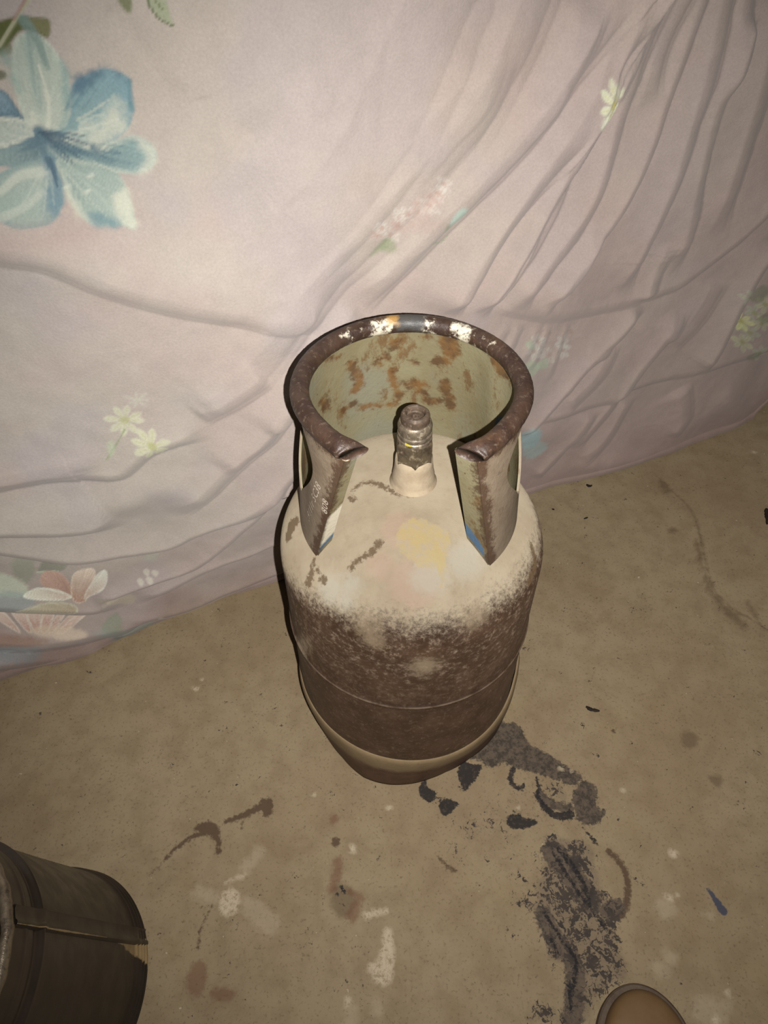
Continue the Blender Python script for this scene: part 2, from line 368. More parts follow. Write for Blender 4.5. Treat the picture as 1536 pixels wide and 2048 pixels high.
for p, r in (((1110, 870), .013), ((1125, 1075), .009), ((1080, 1120), .008), ((1115, 1130), .005), ((1295, 1310), .018), ((1365, 1278), .006), ((1290, 900), .006)): fdot('pale', f8([p])[0], r)
for p, r in (((1140, 642), .006), ((1098, 812), .003), ((1158, 815), .003), ((1128, 828), .004), ((1365, 1220), .003), ((1380, 1243), .002), ((1315, 1335), .005), ((720, 300), .002), ((672, 285), .003), ((495, 452), .0025), ((930, 378), .003)): fdot('white', f8([p])[0], r)
fline('blue', f8([(1285, 790), (1320, 840), (1348, 880)]), .002, .0055); fdot('shade_stain', f8([(1207, 167)])[0], .013, .014); fdot('brown', f8([(888, 130)])[0], .003); fdot('shade_stain', f8([(1320, 335)])[0], .008)
RIDGE = spline(f6([(800, 380), (940, 510), (1080, 660), (1130, 850), (1190, 1080), (1300, 1200), (1500, 1330), (1700, 1500)]), 6)
RIDGE2 = spline(f6([(960, 1130), (1080, 1390), (1250, 1480), (1360, 1640), (1500, 1800)]), 6)
fline('shade_stain', f6([(1120, 800), (1160, 960), (1210, 1100), (1300, 1200), (1400, 1290)]), .002, .005); fline('shade_stain', f6([(930, 480), (960, 520)]), .008); fdot('shade_stain', f6([(1000, 740)])[0], .010, .006); fline('shade_stain', f6([(1420, 1160), (1490, 1290)]), .003)
fline('shade_stain', RIDGE[4:40:3]+np.array([.009, .003]), .0015, .003)  # ridge shading painted in as a darker line beside the step
fdot('pale', f6([(1455, 298)])[0], .006, .003); fdot('white', f6([(1455, 298)])[0], .005, .0025)
fdot('white', fl(391, 1378)[:2], .006, .004); fdot('white', fl(405, 1360)[:2], .003); fdot('white', fl(628, 1590)[:2], .003)
Z = np.zeros(len(Q))
Z += (fnoise(Q[:, 0], Q[:, 1], 6, 3)-.5)*.004
d, sd, t = pl_dist(Q, RIDGE); Z += -.006*sstep(-.003, .008, -sd*d)*sstep(.12, .0, d)+.0035*np.exp(-(d/.010)**2)*fnoise(Q[:, 0], Q[:, 1], 40, 8)*2
d, sd, t = pl_dist(Q, RIDGE2); Z += .002*np.exp(-(d/.008)**2)
Z += np.clip(FA['smear'], 0, .004)*.15*fnoise(Q[:, 0], Q[:, 1], 120, 5)
rr = np.hypot(Q[:, 0], Q[:, 1]); Z *= sstep(.13, .19, rr)
Z = np.minimum(Z, .004)
floor = obj('floor', np.stack([Q[:, 0], Q[:, 1], Z], 1), grid_faces(len(ay), len(ax)), mat_floor()); floor['kind'] = 'structure'
for k, v in FA.items(): attr(floor, k, v)

# ---- the wall behind the sheet, out of sight
wb = P0-CN*.16
V = []; F = []
def box(V, F, lo, hi):
    b = len(V)
    for x in (lo[0], hi[0]):
        for y in (lo[1], hi[1]):
            for z in (lo[2], hi[2]): V.append((x, y, z))
    F += [(b, b+1, b+3, b+2), (b+4, b+6, b+7, b+5), (b, b+4, b+5, b+1), (b+2, b+3, b+7, b+6), (b, b+2, b+6, b+4), (b+1, b+5, b+7, b+3)]
box(V, F, (-1.6, -.12, -.02), (2.6, 0, 2.4))
wall = obj('wall_back', V, F, mat_noise('wall_plaster', A(150, 138, 120), A(128, 116, 98), 8, .9, .15), smooth=False); wall['kind'] = 'structure'
wall.location = Vector(wb)+Vector((0, 0, 0)); wall.rotation_euler = (0, 0, math.atan2(CD[1], CD[0]))
wall.location = Vector(P0-CN*.42)

# ================================================================== THE SHEET
def cs(pts): return np.array([cl(*p) for p in pts])
s0, s1, ztop = -.16, 1.575, 1.10
# columns closer together where the cloth is nearer to the viewer
u = np.linspace(0, 1, 880); sa = s0+(s1-s0)*(.52*u+.48*u**1.9); v = np.linspace(0, 1, 580); za = ztop*(1.25*v-.25*v**2.2)
hem = lambda s: np.interp(s, [-.2, 0, .5, 1.30, 1.46, 1.53, 1.556, 1.575], [.004, .004, .004, .004, .006, .016, .045, .12])
SS, ZZ = np.meshgrid(sa, za); hz = hem(SS); ZZ = hz+(ZZ/ztop)*(ztop-hz)
C = np.stack([SS.ravel(), ZZ.ravel()], 1)
D = np.zeros(len(C))
def fold(pts, amp, w1, w2, side=1, fade=(.12, .12)):
    amp, w1, w2 = amp*1.5, w1*2.1, w2*1.0
    L = spline(cs(pts), 5); i = near(C, L, max(w2*5, w1*6)); d, sd, t = pl_dist(C[i], L)
    v_ = L[-1]-L[0]; x = d*sd*(1 if -v_[0]*.6*0+(v_[0]*.75+v_[1]*.66) > 0 else -1)     # the ridge lies up and to the left of its line
    a = np.ones(len(i))
    if fade[0]: a *= sstep(0, fade[0], t)
    if fade[1]: a *= sstep(1, 1-fade[1], t)
    wr = w1*2.1                                   # the cloth rolls over the line, then runs back gently
    up = np.sin(np.pi/2*np.clip((x+.35*wr)/(1.35*wr), 0, 1))**.8
    h = up*np.where(x < wr, 1, np.exp(-(x-wr)/w2)) - .22*np.exp(-np.abs(x)/(.5*w2))*np.where(x > 0, np.exp(-x/wr*3), 1)
    D[i] += amp*a*h
def crease(pts, amp, wd, fade=(.1, .1)):
    L = spline(cs(pts), 5); i = near(C, L, wd*4); d, sd, t = pl_dist(C[i], L)
    a = np.ones(len(i))
    if fade[0]: a *= sstep(0, fade[0], t)
    if fade[1]: a *= sstep(1, 1-fade[1], t)
    D[i] += amp*a*np.exp(-(d/wd)**2)
UP = (.0, .15)
# long folds running down from the upper right
fold([(1300, -60), (1206, 100), (1168, 193), (1081, 329), (1005, 448), (956, 535), (905, 640)], .020, .006, .030, 1, (0, .1))
fold([(1240, -40), (1152, 100), (1081, 209), (1005, 312), (934, 394), (858, 476), (782, 568), (720, 640)], .013, .006, .026, 1, (0, .15))
fold([(1300, -40), (1244, 100), (1190, 209), (1135, 301), (1070, 427), (1005, 557), (960, 640)], .013, .005, .014, -1, (0, .1))
fold([(1330, -40), (1271, 100), (1236, 209), (1190, 361), (1146, 448), (1081, 535), (1032, 617)], .016, .006, .030, -1, (0, .1))
fold([(1400, -30), (1359, 100), (1315, 209), (1271, 329), (1222, 426), (1152, 525), (1119, 573), (1075, 625)], .015, .005, .028, -1, (0, .1))
fold([(1450, -20), (1418, 111), (1369, 258), (1337, 361), (1293, 481), (1249, 601)], .014, .006, .03, -1, (0, .2))
fold([(1500, -20), (1478, 100), (1434, 209), (1402, 334), (1375, 481), (1331, 563)], .013, .006, .032, -1, (0, .2))
fold([(1560, 60), (1536, 154), (1500, 280), (1451, 426), (1435, 481)], .011, .007, .03, -1, (0, .3))
fold([(1243, -20), (1178, 186), (1123, 297), (1072, 417), (1007, 533), (951, 625)], .006, .0025, .008, -1, (0, .1))
fold([(1271, -20), (1215, 153), (1146, 288), (1099, 417), (1030, 533), (970, 630)], .006, .0022, .008, -1, (0, .1))
fold([(1255, -20), (1198, 168), (1135, 292), (1086, 417), (1020, 530)], .004, .0018, .006, -1, (0, .2))
fold([(1360, -20), (1308, 107), (1285, 215)], .010, .005, .02, -1, (0, .4)); fold([(1510, 20), (1470, 120), (1440, 200)], .009, .005, .02, -1, (.2, .4))
fold([(1350, 480), (1330, 520), (1300, 600)], .008, .005, .018, -1, (.3, .2)); fold([(1190, 430), (1160, 520), (1130, 590)], .006, .004, .015, -1, (.3, .2))
fold([(1180, -30), (1097, 182), (1037, 258), (928, 383), (863, 448), (790, 540)], .008, .006, .02, 1, (.1, .2))
fold([(1090, -30), (1026, 116), (945, 258), (885, 334), (787, 448), (711, 535), (600, 660), (520, 760)], .010, .009, .03, 1, (0, .2))
fold([(930, 0), (885, 100), (836, 209), (782, 318), (722, 405), (640, 500), (560, 570)], .012, .016, .05, 1, (0, .3))
fold([(1000, 60), (960, 190), (880, 290), (800, 400)], .006, .010, .03, 1, (.2, .3))
fold([(722, -20), (716, 150), (708, 300)], .005, .012, .05, -1, (0, .4))
crease([(212, 10), (293, 111), (358, 215)], -.0035, .010); crease([(400, 190), (420, 260), (410, 300)], -.002, .008)
crease([(560, 130), (610, 250), (580, 380)], .005, .03, (.3, .3)); crease([(470, 300), (520, 250), (590, 200)], -.003, .02, (.3, .3))
fold([(740, 640), (680, 690), (610, 780), (560, 860)], .008, .006, .02, 1); fold([(650, 600), (560, 720), (480, 800), (422, 842)], .006, .008, .025, 1)
# the swag under the flower and the tuck line across the sheet
fold([(-60, 505), (0, 520), (90, 532), (200, 577), (330, 617), (460, 640), (660, 662)], .006, .004, .05, 1, (0, .1))
fold([(983, 612), (1048, 630), (1140, 640), (1233, 622), (1353, 579), (1462, 492), (1560, 390)], .007, .004, .04, -1, (.05, 0))
crease([(-40, 430), (120, 500), (300, 545), (480, 550), (620, 470)], .012, .05, (0, .3))
# folds of the lower strip, right of the cylinder
fold([(1299, 612), (1244, 677), (1173, 742), (1097, 824), (1050, 880)], .012, .005, .022, 1)
fold([(1375, 612), (1348, 666), (1299, 726), (1244, 797), (1152, 905)], .009, .006, .022, -1)
fold([(1560, 480), (1536, 514), (1489, 590), (1435, 693), (1397, 742)], .013, .006, .03, -1)
fold([(1060, 858), (1092, 845), (1233, 797), (1402, 742), (1560, 696)], .0055, .0035, .05, -1, (.1, 0))
fold([(1277, 797), (1217, 884), (1160, 930)], .007, .006, .02, -1); fold([(1375, 764), (1375, 829), (1342, 873)], .007, .006, .025, -1)
fold([(1195, 818), (1124, 916), (1075, 965)], .008, .005, .02, -1); fold([(1240, 690), (1200, 760), (1130, 820)], .006, .006, .02, 1)
fold([(1450, 560), (1400, 640), (1350, 700)], .006, .008, .03, -1); crease([(1420, 780), (1460, 800), (1480, 850)], .008, .03, (.3, .2))
for k in range(5): x = 992+k*31+rng.uniform(-8, 8); fold([(x+30, 636), (x, 690+k*4), (x-30+rng.uniform(-10, 10), 730+k*9+rng.uniform(-20, 20))], .0022+.001*rng.random(), .003, .012, -1, (.3, .4))
crease([(1100, 945), (1250, 912), (1400, 880), (1500, 840)], .006, .018, (.2, 0))
# folds of the lower strip, left of the cylinder
fold([(-40, 960), (0, 955), (98, 940), (164, 928), (230, 915)], .004, .004, .02, 1, (0, .3))
fold([(-40, 974), (0, 971), (137, 955), (242, 951), (305, 908), (391, 881), (440, 870)], .009, .004, .03, -1, (0, .2))
fold([(-40, 1056), (0, 1057), (117, 1059), (215, 1047), (254, 1033)], .012, .005, .035, -1, (0, .3))
fold([(360, 1035), (430, 983), (488, 928), (547, 877), (600, 800)], .009, .005, .022, -1, (.2, 0))
fold([(455, 945), (520, 885), (575, 825)], .006, .005, .018, -1, (.2, 0)); fold([(410, 850), (488, 799), (545, 755)], .006, .005, .02, 1)
fold([(-40, 1100), (0, 1104), (129, 1115), (234, 1104), (336, 1094), (410, 1061), (488, 1030), (547, 994), (600, 945)], .011, .004, .026, -1, (0, 0))
fold([(180, 1195), (273, 1170), (371, 1143), (430, 1108), (488, 1061), (560, 1000)], .011, .004, .020, -1, (.1, 0))
fold([(270, 1205), (352, 1178), (430, 1139), (504, 1112), (580, 1075)], .008, .004, .018, -1, (.15, 0))
fold([(-40, 1214), (0, 1215), (98, 1217), (195, 1217), (260, 1200)], .011, .005, .025, -1, (0, .3))
fold([(240, 1250), (352, 1229), (441, 1198), (580, 1140)], .009, .004, .018, -1, (.15, 0)); fold([(480, 1220), (559, 1186), (600, 1170)], .006, .004, .016, -1, (.15, 0))
fold([(-40, 1290), (60, 1290), (180, 1275), (300, 1255)], .010, .006, .022, -1, (0, .2)); fold([(-40, 1338), (60, 1325), (180, 1310), (320, 1282)], .008, .005, .016, -1, (0, .2))
crease([(-40, 1035), (100, 1020), (260, 1000), (420, 930)], .010, .028, (0, .3))
# slow billows and fine crumple
D += (fnoise(C[:, 0], C[:, 1], 5, 21, 2)-.5)*.030 + (fnoise(C[:, 0], C[:, 1], 22, 31, 3)-.5)*.004
D += bulge(C[:, 0], C[:, 1])
bx = (P0[None]+C[:, :1]*CD)-CN*.0; depth = D
depth = np.where(depth > .110, .110+(depth-.110)*.45, depth)
V = np.stack([bx[:, 0]+CN[0]*depth, bx[:, 1]+CN[1]*depth, C[:, 1]], 1)

# ---- the print on the cloth (laid on the sheet as it hangs: follow its broad displacement, not the single folds)
def blur(a, k):
    for ax_i in (0, 1):
        c = np.cumsum(np.pad(a, [(k+1, k) if j == ax_i else (0, 0) for j in (0, 1)], mode='edge'), axis=ax_i); n_ = a.shape[ax_i]
        a = (np.take(c, np.arange(2*k+1, 2*k+1+n_), ax_i)-np.take(c, np.arange(0, n_), ax_i))/(2*k+1)
    return a
G = C.copy(); ex = blur((depth-bulge(C[:, 0], C[:, 1])).reshape(len(za), len(sa)), 26).ravel()
Pb = P0+C[:, :1]*CD+CN*(bulge(C[:, 0], C[:, 1])+ex)[:, None]; Pb[:, 2] = C[:, 1]; rv = Pb-CAM; tq = 1-ex*0
den = rv@CN; bq = bulge(C[:, 0], C[:, 1])
for _ in range(5):
    tq = (((P0-CAM)@CN)+bq)/den; q_ = CAM+rv*tq[:, None]; sq, zq_ = (q_-P0)@CD, q_[:, 2]; bq = bulge(sq, zq_)
C_geo = C; C = np.stack([sq, zq_], 1)
BASE = np.array([.376, .340, .296]); PK = np.array([.374, .316, .283]); LV = np.array([.356, .320, .306])
n1, n2, n3 = fnoise(C[:, 0], C[:, 1], 6, 41, 4), fnoise(C[:, 0], C[:, 1], 9, 47, 4), fnoise(C[:, 0], C[:, 1], 70, 55, 3)
colr = BASE[None]+(PK-BASE)*sstep(.42, .62, n1)[:, None]; colr = colr+(LV-colr)*sstep(.48, .7, n2)[:, None]*.8
pinkw = sstep(.15, 1.0, C[:, 0])*.5+sstep(.4, .0, C[:, 1])*.45; colr = colr+(np.array([.374, .284, .250])-colr)*np.clip(pinkw, 0, 1)[:, None]
colr *= (.95+.10*n3)[:, None]
def ink(rgb, base=(200, 186, 176)): return lin(rgb)/lin(base)*BASE
def lay(i, m, c): colr[i] = colr[i]+(c-colr[i])*m[:, None]
def blob(pts, rgb, op=1., soft=.0015, base=(200, 186, 176), rag=0.):
    P = spline(cs(pts), 5, True); i = near(C, P, .02); s = poly_sdf(C[i], P)
    if rag: s = s+(fnoise(C[i][:, 0], C[i][:, 1], 160, 5, 3)-.5)*rag
    lay(i, op*sstep(-soft, soft, s), ink(rgb, base))
def stroke(pts, rgb, w0, w1, op=.8, base=(200, 186, 176)):
    L = spline(cs(pts), 6); i = near(C, L, .02); d, _, t = pl_dist(C[i], L); wd = np.maximum(w0+(w1-w0)*t, .0008)
    lay(i, op*sstep(wd*1.3, wd*.5, d), ink(rgb, base))
def petal(pts, root, tip, c_root, c_tip, c_edge, edge=.005, streak=.35, base=(200, 186, 176), op=1., rib=None):
    P = spline(cs(pts), 5, True); i = near(C, P, .01); s = poly_sdf(C[i], P)
    a, b = cl(*root), cl(*tip); ax_ = b-a; L = np.linalg.norm(ax_); ax_ /= L; e = C[i]-a
    t = np.clip(e@ax_/L, 0, 1); across = e@np.array([-ax_[1], ax_[0]])
    ang = np.arctan2(across, np.maximum(e@ax_, .004)); st = vnoise(ang*60, t*2.2, 1., 77)-.5
    tt = np.clip(t+st*streak, 0, 1)[:, None]
    c = ink(c_root, base)+(ink(c_tip, base)-ink(c_root, base))*tt
    ed = sstep(edge, 0, s-st*edge*.6)[:, None]*.8; c = c+(ink(c_edge, base)-c)*ed
    c = c*(1+st[:, None]*.16)
    if rib is not None:
        rb = np.exp(-(across/.0035)**2)*sstep(.1, .3, t)*.6; c = c+(ink(rib, base)-c)*rb[:, None]
    m = op*sstep(-.0012, .0012, s); colr[i] = colr[i]*(1-m[:, None])+c*m[:, None]
z5 = lambda L: [(x*.3255, y*.3255) for x, y in L]
g5 = lambda x, y: (x*.3255, y*.3255)
# leaves behind the lily
blob(z5([(-60, 150), (0, 130), (120, 98), (215, 108), (302, 125), (292, 230), (220, 200), (130, 190), (60, 270), (0, 330), (-60, 320)]), (104, 106, 66)); blob(z5([(140, 120), (230, 110), (302, 128), (290, 225)]), (140, 134, 102), .8)
blob(z5([(-40, 280), (60, 270), (80, 320), (0, 350)]), (118, 120, 88), .7); blob(z5([(-30, 430), (30, 440), (35, 480), (-30, 490)]), (100, 104, 78), .8)
stroke(z5([(190, -20), (110, 100), (0, 280)]), (196, 190, 162), .0016, .0016); stroke(z5([(160, -10), (80, 130)]), (176, 130, 120), .001, .001, .6)
blob(z5([(725, -10), (805, -10), (802, 78), (765, 62)]), (132, 134, 100), .9); blob(z5([(905, -10), (1010, -10), (1045, 90), (1062, 158), (985, 115), (930, 50)]), (176, 178, 150), .9)
stroke(z5([(905, -10), (930, 55), (985, 118), (1062, 158)]), (110, 116, 82), .0012, .0006); stroke(z5([(950, 0), (1000, 60)]), (128, 134, 98), .001, .0004)
# the big blue lily
blob(z5([(180, 760), (330, 780), (440, 860), (420, 980), (330, 1040), (230, 1020), (60, 1000), (60, 880)]), (138, 158, 160), .95, .004)
petal(z5([(150, 745), (90, 640), (40, 570), (-30, 540), (-120, 560), (-150, 700), (0, 722)]), g5(170, 760), g5(-40, 540), (88, 110, 126), (140, 160, 172), (104, 124, 136), base=(188, 176, 168))
petal(z5([(240, 815), (150, 742), (60, 722), (-100, 740), (-200, 800), (-100, 885), (0, 908), (120, 890)]), g5(240, 815), g5(-180, 800), (180, 186, 178), (196, 198, 188), (214, 212, 198))
petal(z5([(240, 830), (100, 900), (0, 910), (-150, 900), (-150, 1010), (0, 1020), (150, 1020), (265, 975)]), g5(250, 850), g5(-140, 960), (120, 138, 144), (160, 174, 168), (138, 156, 158))
petal(z5([(250, 820), (400, 850), (580, 910), (700, 870), (830, 838), (930, 888), (966, 960), (930, 1040), (830, 1076), (700, 1062), (500, 1025), (350, 965)]), g5(250, 815), g5(960, 950), (112, 134, 140), (156, 174, 172), (196, 200, 188), edge=.007)
blob(z5([(850, 870), (925, 888), (964, 960), (930, 1040), (860, 1068), (900, 980)]), (222, 216, 200), .75, .006, rag=.008)
petal(z5([(270, 975), (335, 990), (372, 1080), (392, 1180), (380, 1280), (310, 1372), (120, 1398), (0, 1355), (-150, 1260), (-60, 1120), (0, 1060), (120, 1010)]), g5(290, 960), g5(20, 1380), (180, 184, 176), (168, 182, 172), (142, 162, 162), edge=.008)
blob(z5([(285, 985), (335, 1000), (375, 1085), (392, 1180), (380, 1270), (330, 1350), (280, 1280), (285, 1130)]), (124, 148, 160), .85, .006, rag=.01)
stroke(z5([(300, 990), (330, 1060), (350, 1150)]), (88, 108, 126), .004, .001, .8); stroke(z5([(250, 1060), (120, 1080), (0, 1180)]), (220, 218, 202), .005, .003, .55); stroke(z5([(260, 1180), (150, 1270), (0, 1330)]), (214, 214, 200), .003, .004, .5)
petal(z5([(350, 980), (550, 1000), (720, 1060), (780, 1160), (812, 1260), (836, 1405), (760, 1390), (700, 1392), (590, 1392), (520, 1352), (430, 1240), (390, 1120)]), g5(300, 900), g5(760, 1400), (158, 172, 166), (182, 190, 180), (192, 196, 184), edge=.005)
blob(z5([(690, 1200), (780, 1170), (812, 1260), (836, 1400), (770, 1385), (720, 1300)]), (226, 220, 202), .8, .005, rag=.008); blob(z5([(560, 1310), (640, 1320), (745, 1388), (640, 1398), (580, 1390)]), (122, 150, 158), .8, .005, rag=.006); blob(z5([(405, 1170), (440, 1200), (520, 1340), (470, 1330), (420, 1240)]), (220, 214, 196), .7, .004, rag=.006)
petal(z5([(330, 800), (430, 720), (440, 560), (470, 490), (590, 440), (650, 420), (760, 458), (802, 500), (808, 600), (824, 680), (792, 792), (700, 872), (600, 902), (480, 862)]), g5(330, 820), g5(700, 440), (150, 170, 168), (140, 166, 174), (140, 164, 172), edge=.005)
blob(z5([(445, 560), (470, 492), (590, 440), (655, 420), (760, 458), (800, 505), (740, 470), (650, 455), (590, 520), (540, 560), (490, 580)]), (98, 122, 140), .85, .005, rag=.012)
blob(z5([(430, 860), (520, 800), (620, 720), (700, 640), (770, 690), (790, 790), (700, 870), (600, 905), (480, 868)]), (216, 212, 196), .85, .008, rag=.015); stroke(z5([(520, 830), (640, 720), (700, 600)]), (190, 198, 188), .005, .002, .6); stroke(z5([(800, 500), (806, 600), (815, 680)]), (112, 146, 156), .002, .003, .6)
petal(z5([(240, 808), (170, 760), (130, 690), (92, 560), (72, 420), (85, 260), (140, 205), (220, 205), (300, 260), (372, 360), (420, 470), (432, 600), (425, 720), (390, 790)]), g5(260, 810), g5(170, 200), (196, 198, 186), (186, 194, 182), (206, 208, 194), edge=.005, rib=(140, 160, 156))
blob(z5([(370, 360), (420, 470), (434, 600), (426, 720), (385, 790), (400, 650), (385, 480)]), (140, 166, 164), .8, .005, rag=.006); blob(z5([(0, 340), (60, 330), (90, 420), (110, 560), (60, 470)]), (150, 172, 164), .7, .006, rag=.008)
stroke(z5([(150, 130), (230, 250), (290, 420)]), (136, 156, 150), .005, .002, .75); stroke(z5([(290, 800), (300, 640), (240, 400)]), (222, 218, 202), .0022, .001, .8); stroke(z5([(220, 790), (200, 700)]), (218, 214, 198), .005, .002, .7)
for P, wd in (([(240, 810), (330, 830), (440, 860)], .0075), ([(240, 812), (350, 900), (540, 960)], .006), ([(250, 830), (330, 920), (420, 1000)], .005), ([(245, 830), (280, 960), (300, 1030)], .007), ([(240, 815), (150, 880), (60, 905)], .0045), ([(250, 850), (200, 900), (120, 930)], .006), ([(380, 880), (460, 930), (560, 940)], .005), ([(570, 920), (620, 960), (700, 1000)], .003), ([(570, 905), (640, 940), (740, 950)], .003)):
    stroke(z5(P), (104, 126, 138), wd*.75, .0008, .65)
for k in range(5):
    a = .05+k*.17; stroke(z5([(250, 815), (250+170*math.cos(a), 815+170*math.sin(a)), (250+290*math.cos(a+.05), 815+280*math.sin(a+.05))]), (86, 102, 116), .0016, .0008, .6)
def veins(root, tips, rgb, w_=.0011, op=.4, f0=.25, f1=.85):
    r_ = np.random.default_rng(5)
    for tx, ty in tips:
        a, b = np.array(root), np.array([tx, ty]); m_ = (a+b)/2+r_.uniform(-12, 12, 2); f = f1*r_.uniform(.8, 1.05)
        stroke(z5([a+(b-a)*f0, a+(m_-a)*2*.5+r_.uniform(-4, 4, 2), a+(b-a)*f]), rgb, w_, .0006, op*r_.uniform(.6, 1.2))
veins((330, 830), [(470, 500), (520, 470), (580, 450), (640, 430), (700, 450)], (108, 136, 148), .0013, .5, .45)
veins((330, 830), [(760, 560), (790, 640), (790, 720), (760, 800)], (228, 224, 208), .0016, .5, .35)
veins((270, 850), [(900, 920), (940, 980), (900, 1040), (800, 1065)], (104, 128, 138), .0013, .45, .3)
veins((320, 960), [(560, 1370), (640, 1380), (700, 1380), (780, 1360), (800, 1250)], (206, 208, 194), .0013, .45, .2)
veins((300, 980), [(60, 1370), (150, 1390), (260, 1370), (340, 1330)], (206, 208, 196), .0014, .45, .2)
veins((250, 800), [(110, 400), (140, 300), (200, 240), (300, 300), (360, 420), (400, 520)], (206, 208, 194), .0014, .4, .15)
veins((240, 830), [(0, 740), (0, 780), (0, 830), (20, 880)], (216, 214, 200), .0013, .4, .15)
for p in ((415, 1150), (540, 1180), (560, 1085)): blob(z5([(p[0]-25, p[1]+8), (p[0], p[1]-12), (p[0]+22, p[1]-8), (p[0]+5, p[1]+12)]), (222, 220, 206), .8)
blob(z5([(-40, 1420), (150, 1400), (420, 1400), (560, 1440), (350, 1520), (-40, 1560)]), (196, 170, 164), .7, .02)
def daisy(cx, cy, rx, ry, rot, n, rgb, ctr, op=.8, base=(175, 160, 150), seed=1, rib=True):
    r = np.random.default_rng(seed); c, s = math.cos(rot), math.sin(rot); pt = lambda x, y: (cx+x*rx*c-y*ry*s, cy+x*rx*s+y*ry*c)
    for k in range(n):
        a = 2*math.pi*k/n+r.uniform(-.15, .15); l = r.uniform(.85, 1.1); w_ = 2.3/n
        blob([pt(.15*math.cos(a-w_), .15*math.sin(a-w_)), pt(.7*l*math.cos(a-w_), .7*l*math.sin(a-w_)), pt(l*math.cos(a), l*math.sin(a)), pt(.7*l*math.cos(a+w_), .7*l*math.sin(a+w_)), pt(.15*math.cos(a+w_), .15*math.sin(a+w_))], rgb, op*r.uniform(.7, 1), .0014, base)
        if rib: stroke([pt(.15*math.cos(a), .15*math.sin(a)), pt(.75*math.cos(a), .75*math.sin(a))], ctr, .0009, .0003, .4, base)
    blob([pt(.22*math.cos(q), .22*math.sin(q)) for q in np.linspace(0, 6.28, 8)[:-1]], ctr, op, .0016, base)
B2 = (158, 140, 130); B3 = (148, 130, 120)
daisy(250, 842, 44, 34, .1, 8, (206, 200, 172), (172, 166, 118), .6, (175, 160, 150), 3); daisy(302, 886, 40, 30, .2, 8, (206, 200, 168), (168, 162, 110), .65, (175, 160, 150), 4)
stroke([(250, 860), (232, 890), (212, 918)], (140, 142, 110), .0012, .001, .7, (172, 156, 146)); blob([(214, 890), (226, 882), (230, 900), (220, 912)], (176, 176, 150), .6, .002, (172, 156, 146)); daisy(275, 800, 28, 20, 0, 7, (186, 174, 164), (186, 180, 160), .4, (176, 160, 150), 6)
daisy(1215, 205, 22, 52, .25, 9, (196, 186, 158), (176, 154, 92), .85, B2, 7); blob([(1198, 225), (1188, 250), (1206, 262), (1212, 235)], (206, 192, 170), .6, .002, B2)
for q in range(12):
    x, y = 760+q*12+rng.uniform(-8, 8), 480-q*9.5+rng.uniform(-14, 14); daisy(x, y, 20, 17, rng.uniform(0, 6), 6, (206, 194, 184) if q % 3 else (192, 164, 154), (170, 132, 120), .55, (178, 162, 152), 20+q)
for p in ((800, 455), (835, 425), (865, 400), (850, 445)): blob([(p[0]-30, p[1]+6), (p[0], p[1]-14), (p[0]+28, p[1]-8), (p[0]+6, p[1]+14)], (174, 142, 132), .3, .006, (178, 162, 152), .01)
for P in ([(745, 515), (770, 480), (785, 490), (770, 505)], [(760, 500), (785, 478), (795, 500), (775, 508)], [(885, 450), (900, 440), (905, 455), (890, 465)], [(905, 440), (922, 420), (928, 440), (912, 450)]): blob(P, (134, 134, 106), .6, .003, (172, 156, 146), .004)
blob([(895, 440), (915, 412), (932, 418), (925, 445), (905, 452)], (170, 184, 172), .7, .003, (172, 156, 146)); stroke([(860, 485), (890, 492), (905, 478)], (130, 138, 106), .001, .0006, .7, (172, 156, 146))
for q in range(11):
    x, y = 1055+q*9+rng.uniform(-12, 12), 700+rng.uniform(-38, 30)-q*2; daisy(x, y, 18, 18, rng.uniform(0, 6), 6, (184, 172, 162) if q % 2 else (168, 142, 132), (150, 118, 108), .5, B2, 50+q)
for P in ([(1040, 742), (1062, 718), (1078, 735), (1060, 755)], [(1068, 735), (1090, 715), (1095, 735)], [(1050, 690), (1062, 680), (1068, 700)]): blob(P, (150, 152, 130), .6, .002, B2)
for q in range(7):
    x, y = 1478+rng.uniform(0, 60), 590+q*19; daisy(x, y, 20, 18, rng.uniform(0, 6), 6, (172, 160, 128) if q % 2 else (158, 150, 130), (132, 122, 76), .6, B3, 80+q)
for P in ([(1500, 600), (1525, 575), (1540, 580), (1525, 605)], [(1512, 640), (1535, 625), (1540, 645)], [(1474, 658), (1490, 645), (1496, 662)], [(1490, 712), (1515, 700), (1522, 716), (1502, 722)]): blob(P, (108, 104, 80), .55, .003, B3, .005)
daisy(1486, 645, 24, 20, .2, 7, (190, 176, 128), (150, 136, 80), .8, B3, 99)
blob([(1040, 870), (1062, 850), (1078, 858), (1080, 880), (1060, 895), (1045, 895)], (128, 150, 152), .7, .008, (150, 134, 126), .012); blob([(1045, 895), (1085, 885), (1095, 900), (1060, 920)], (140, 156, 154), .55, .006, (150, 134, 126), .01)
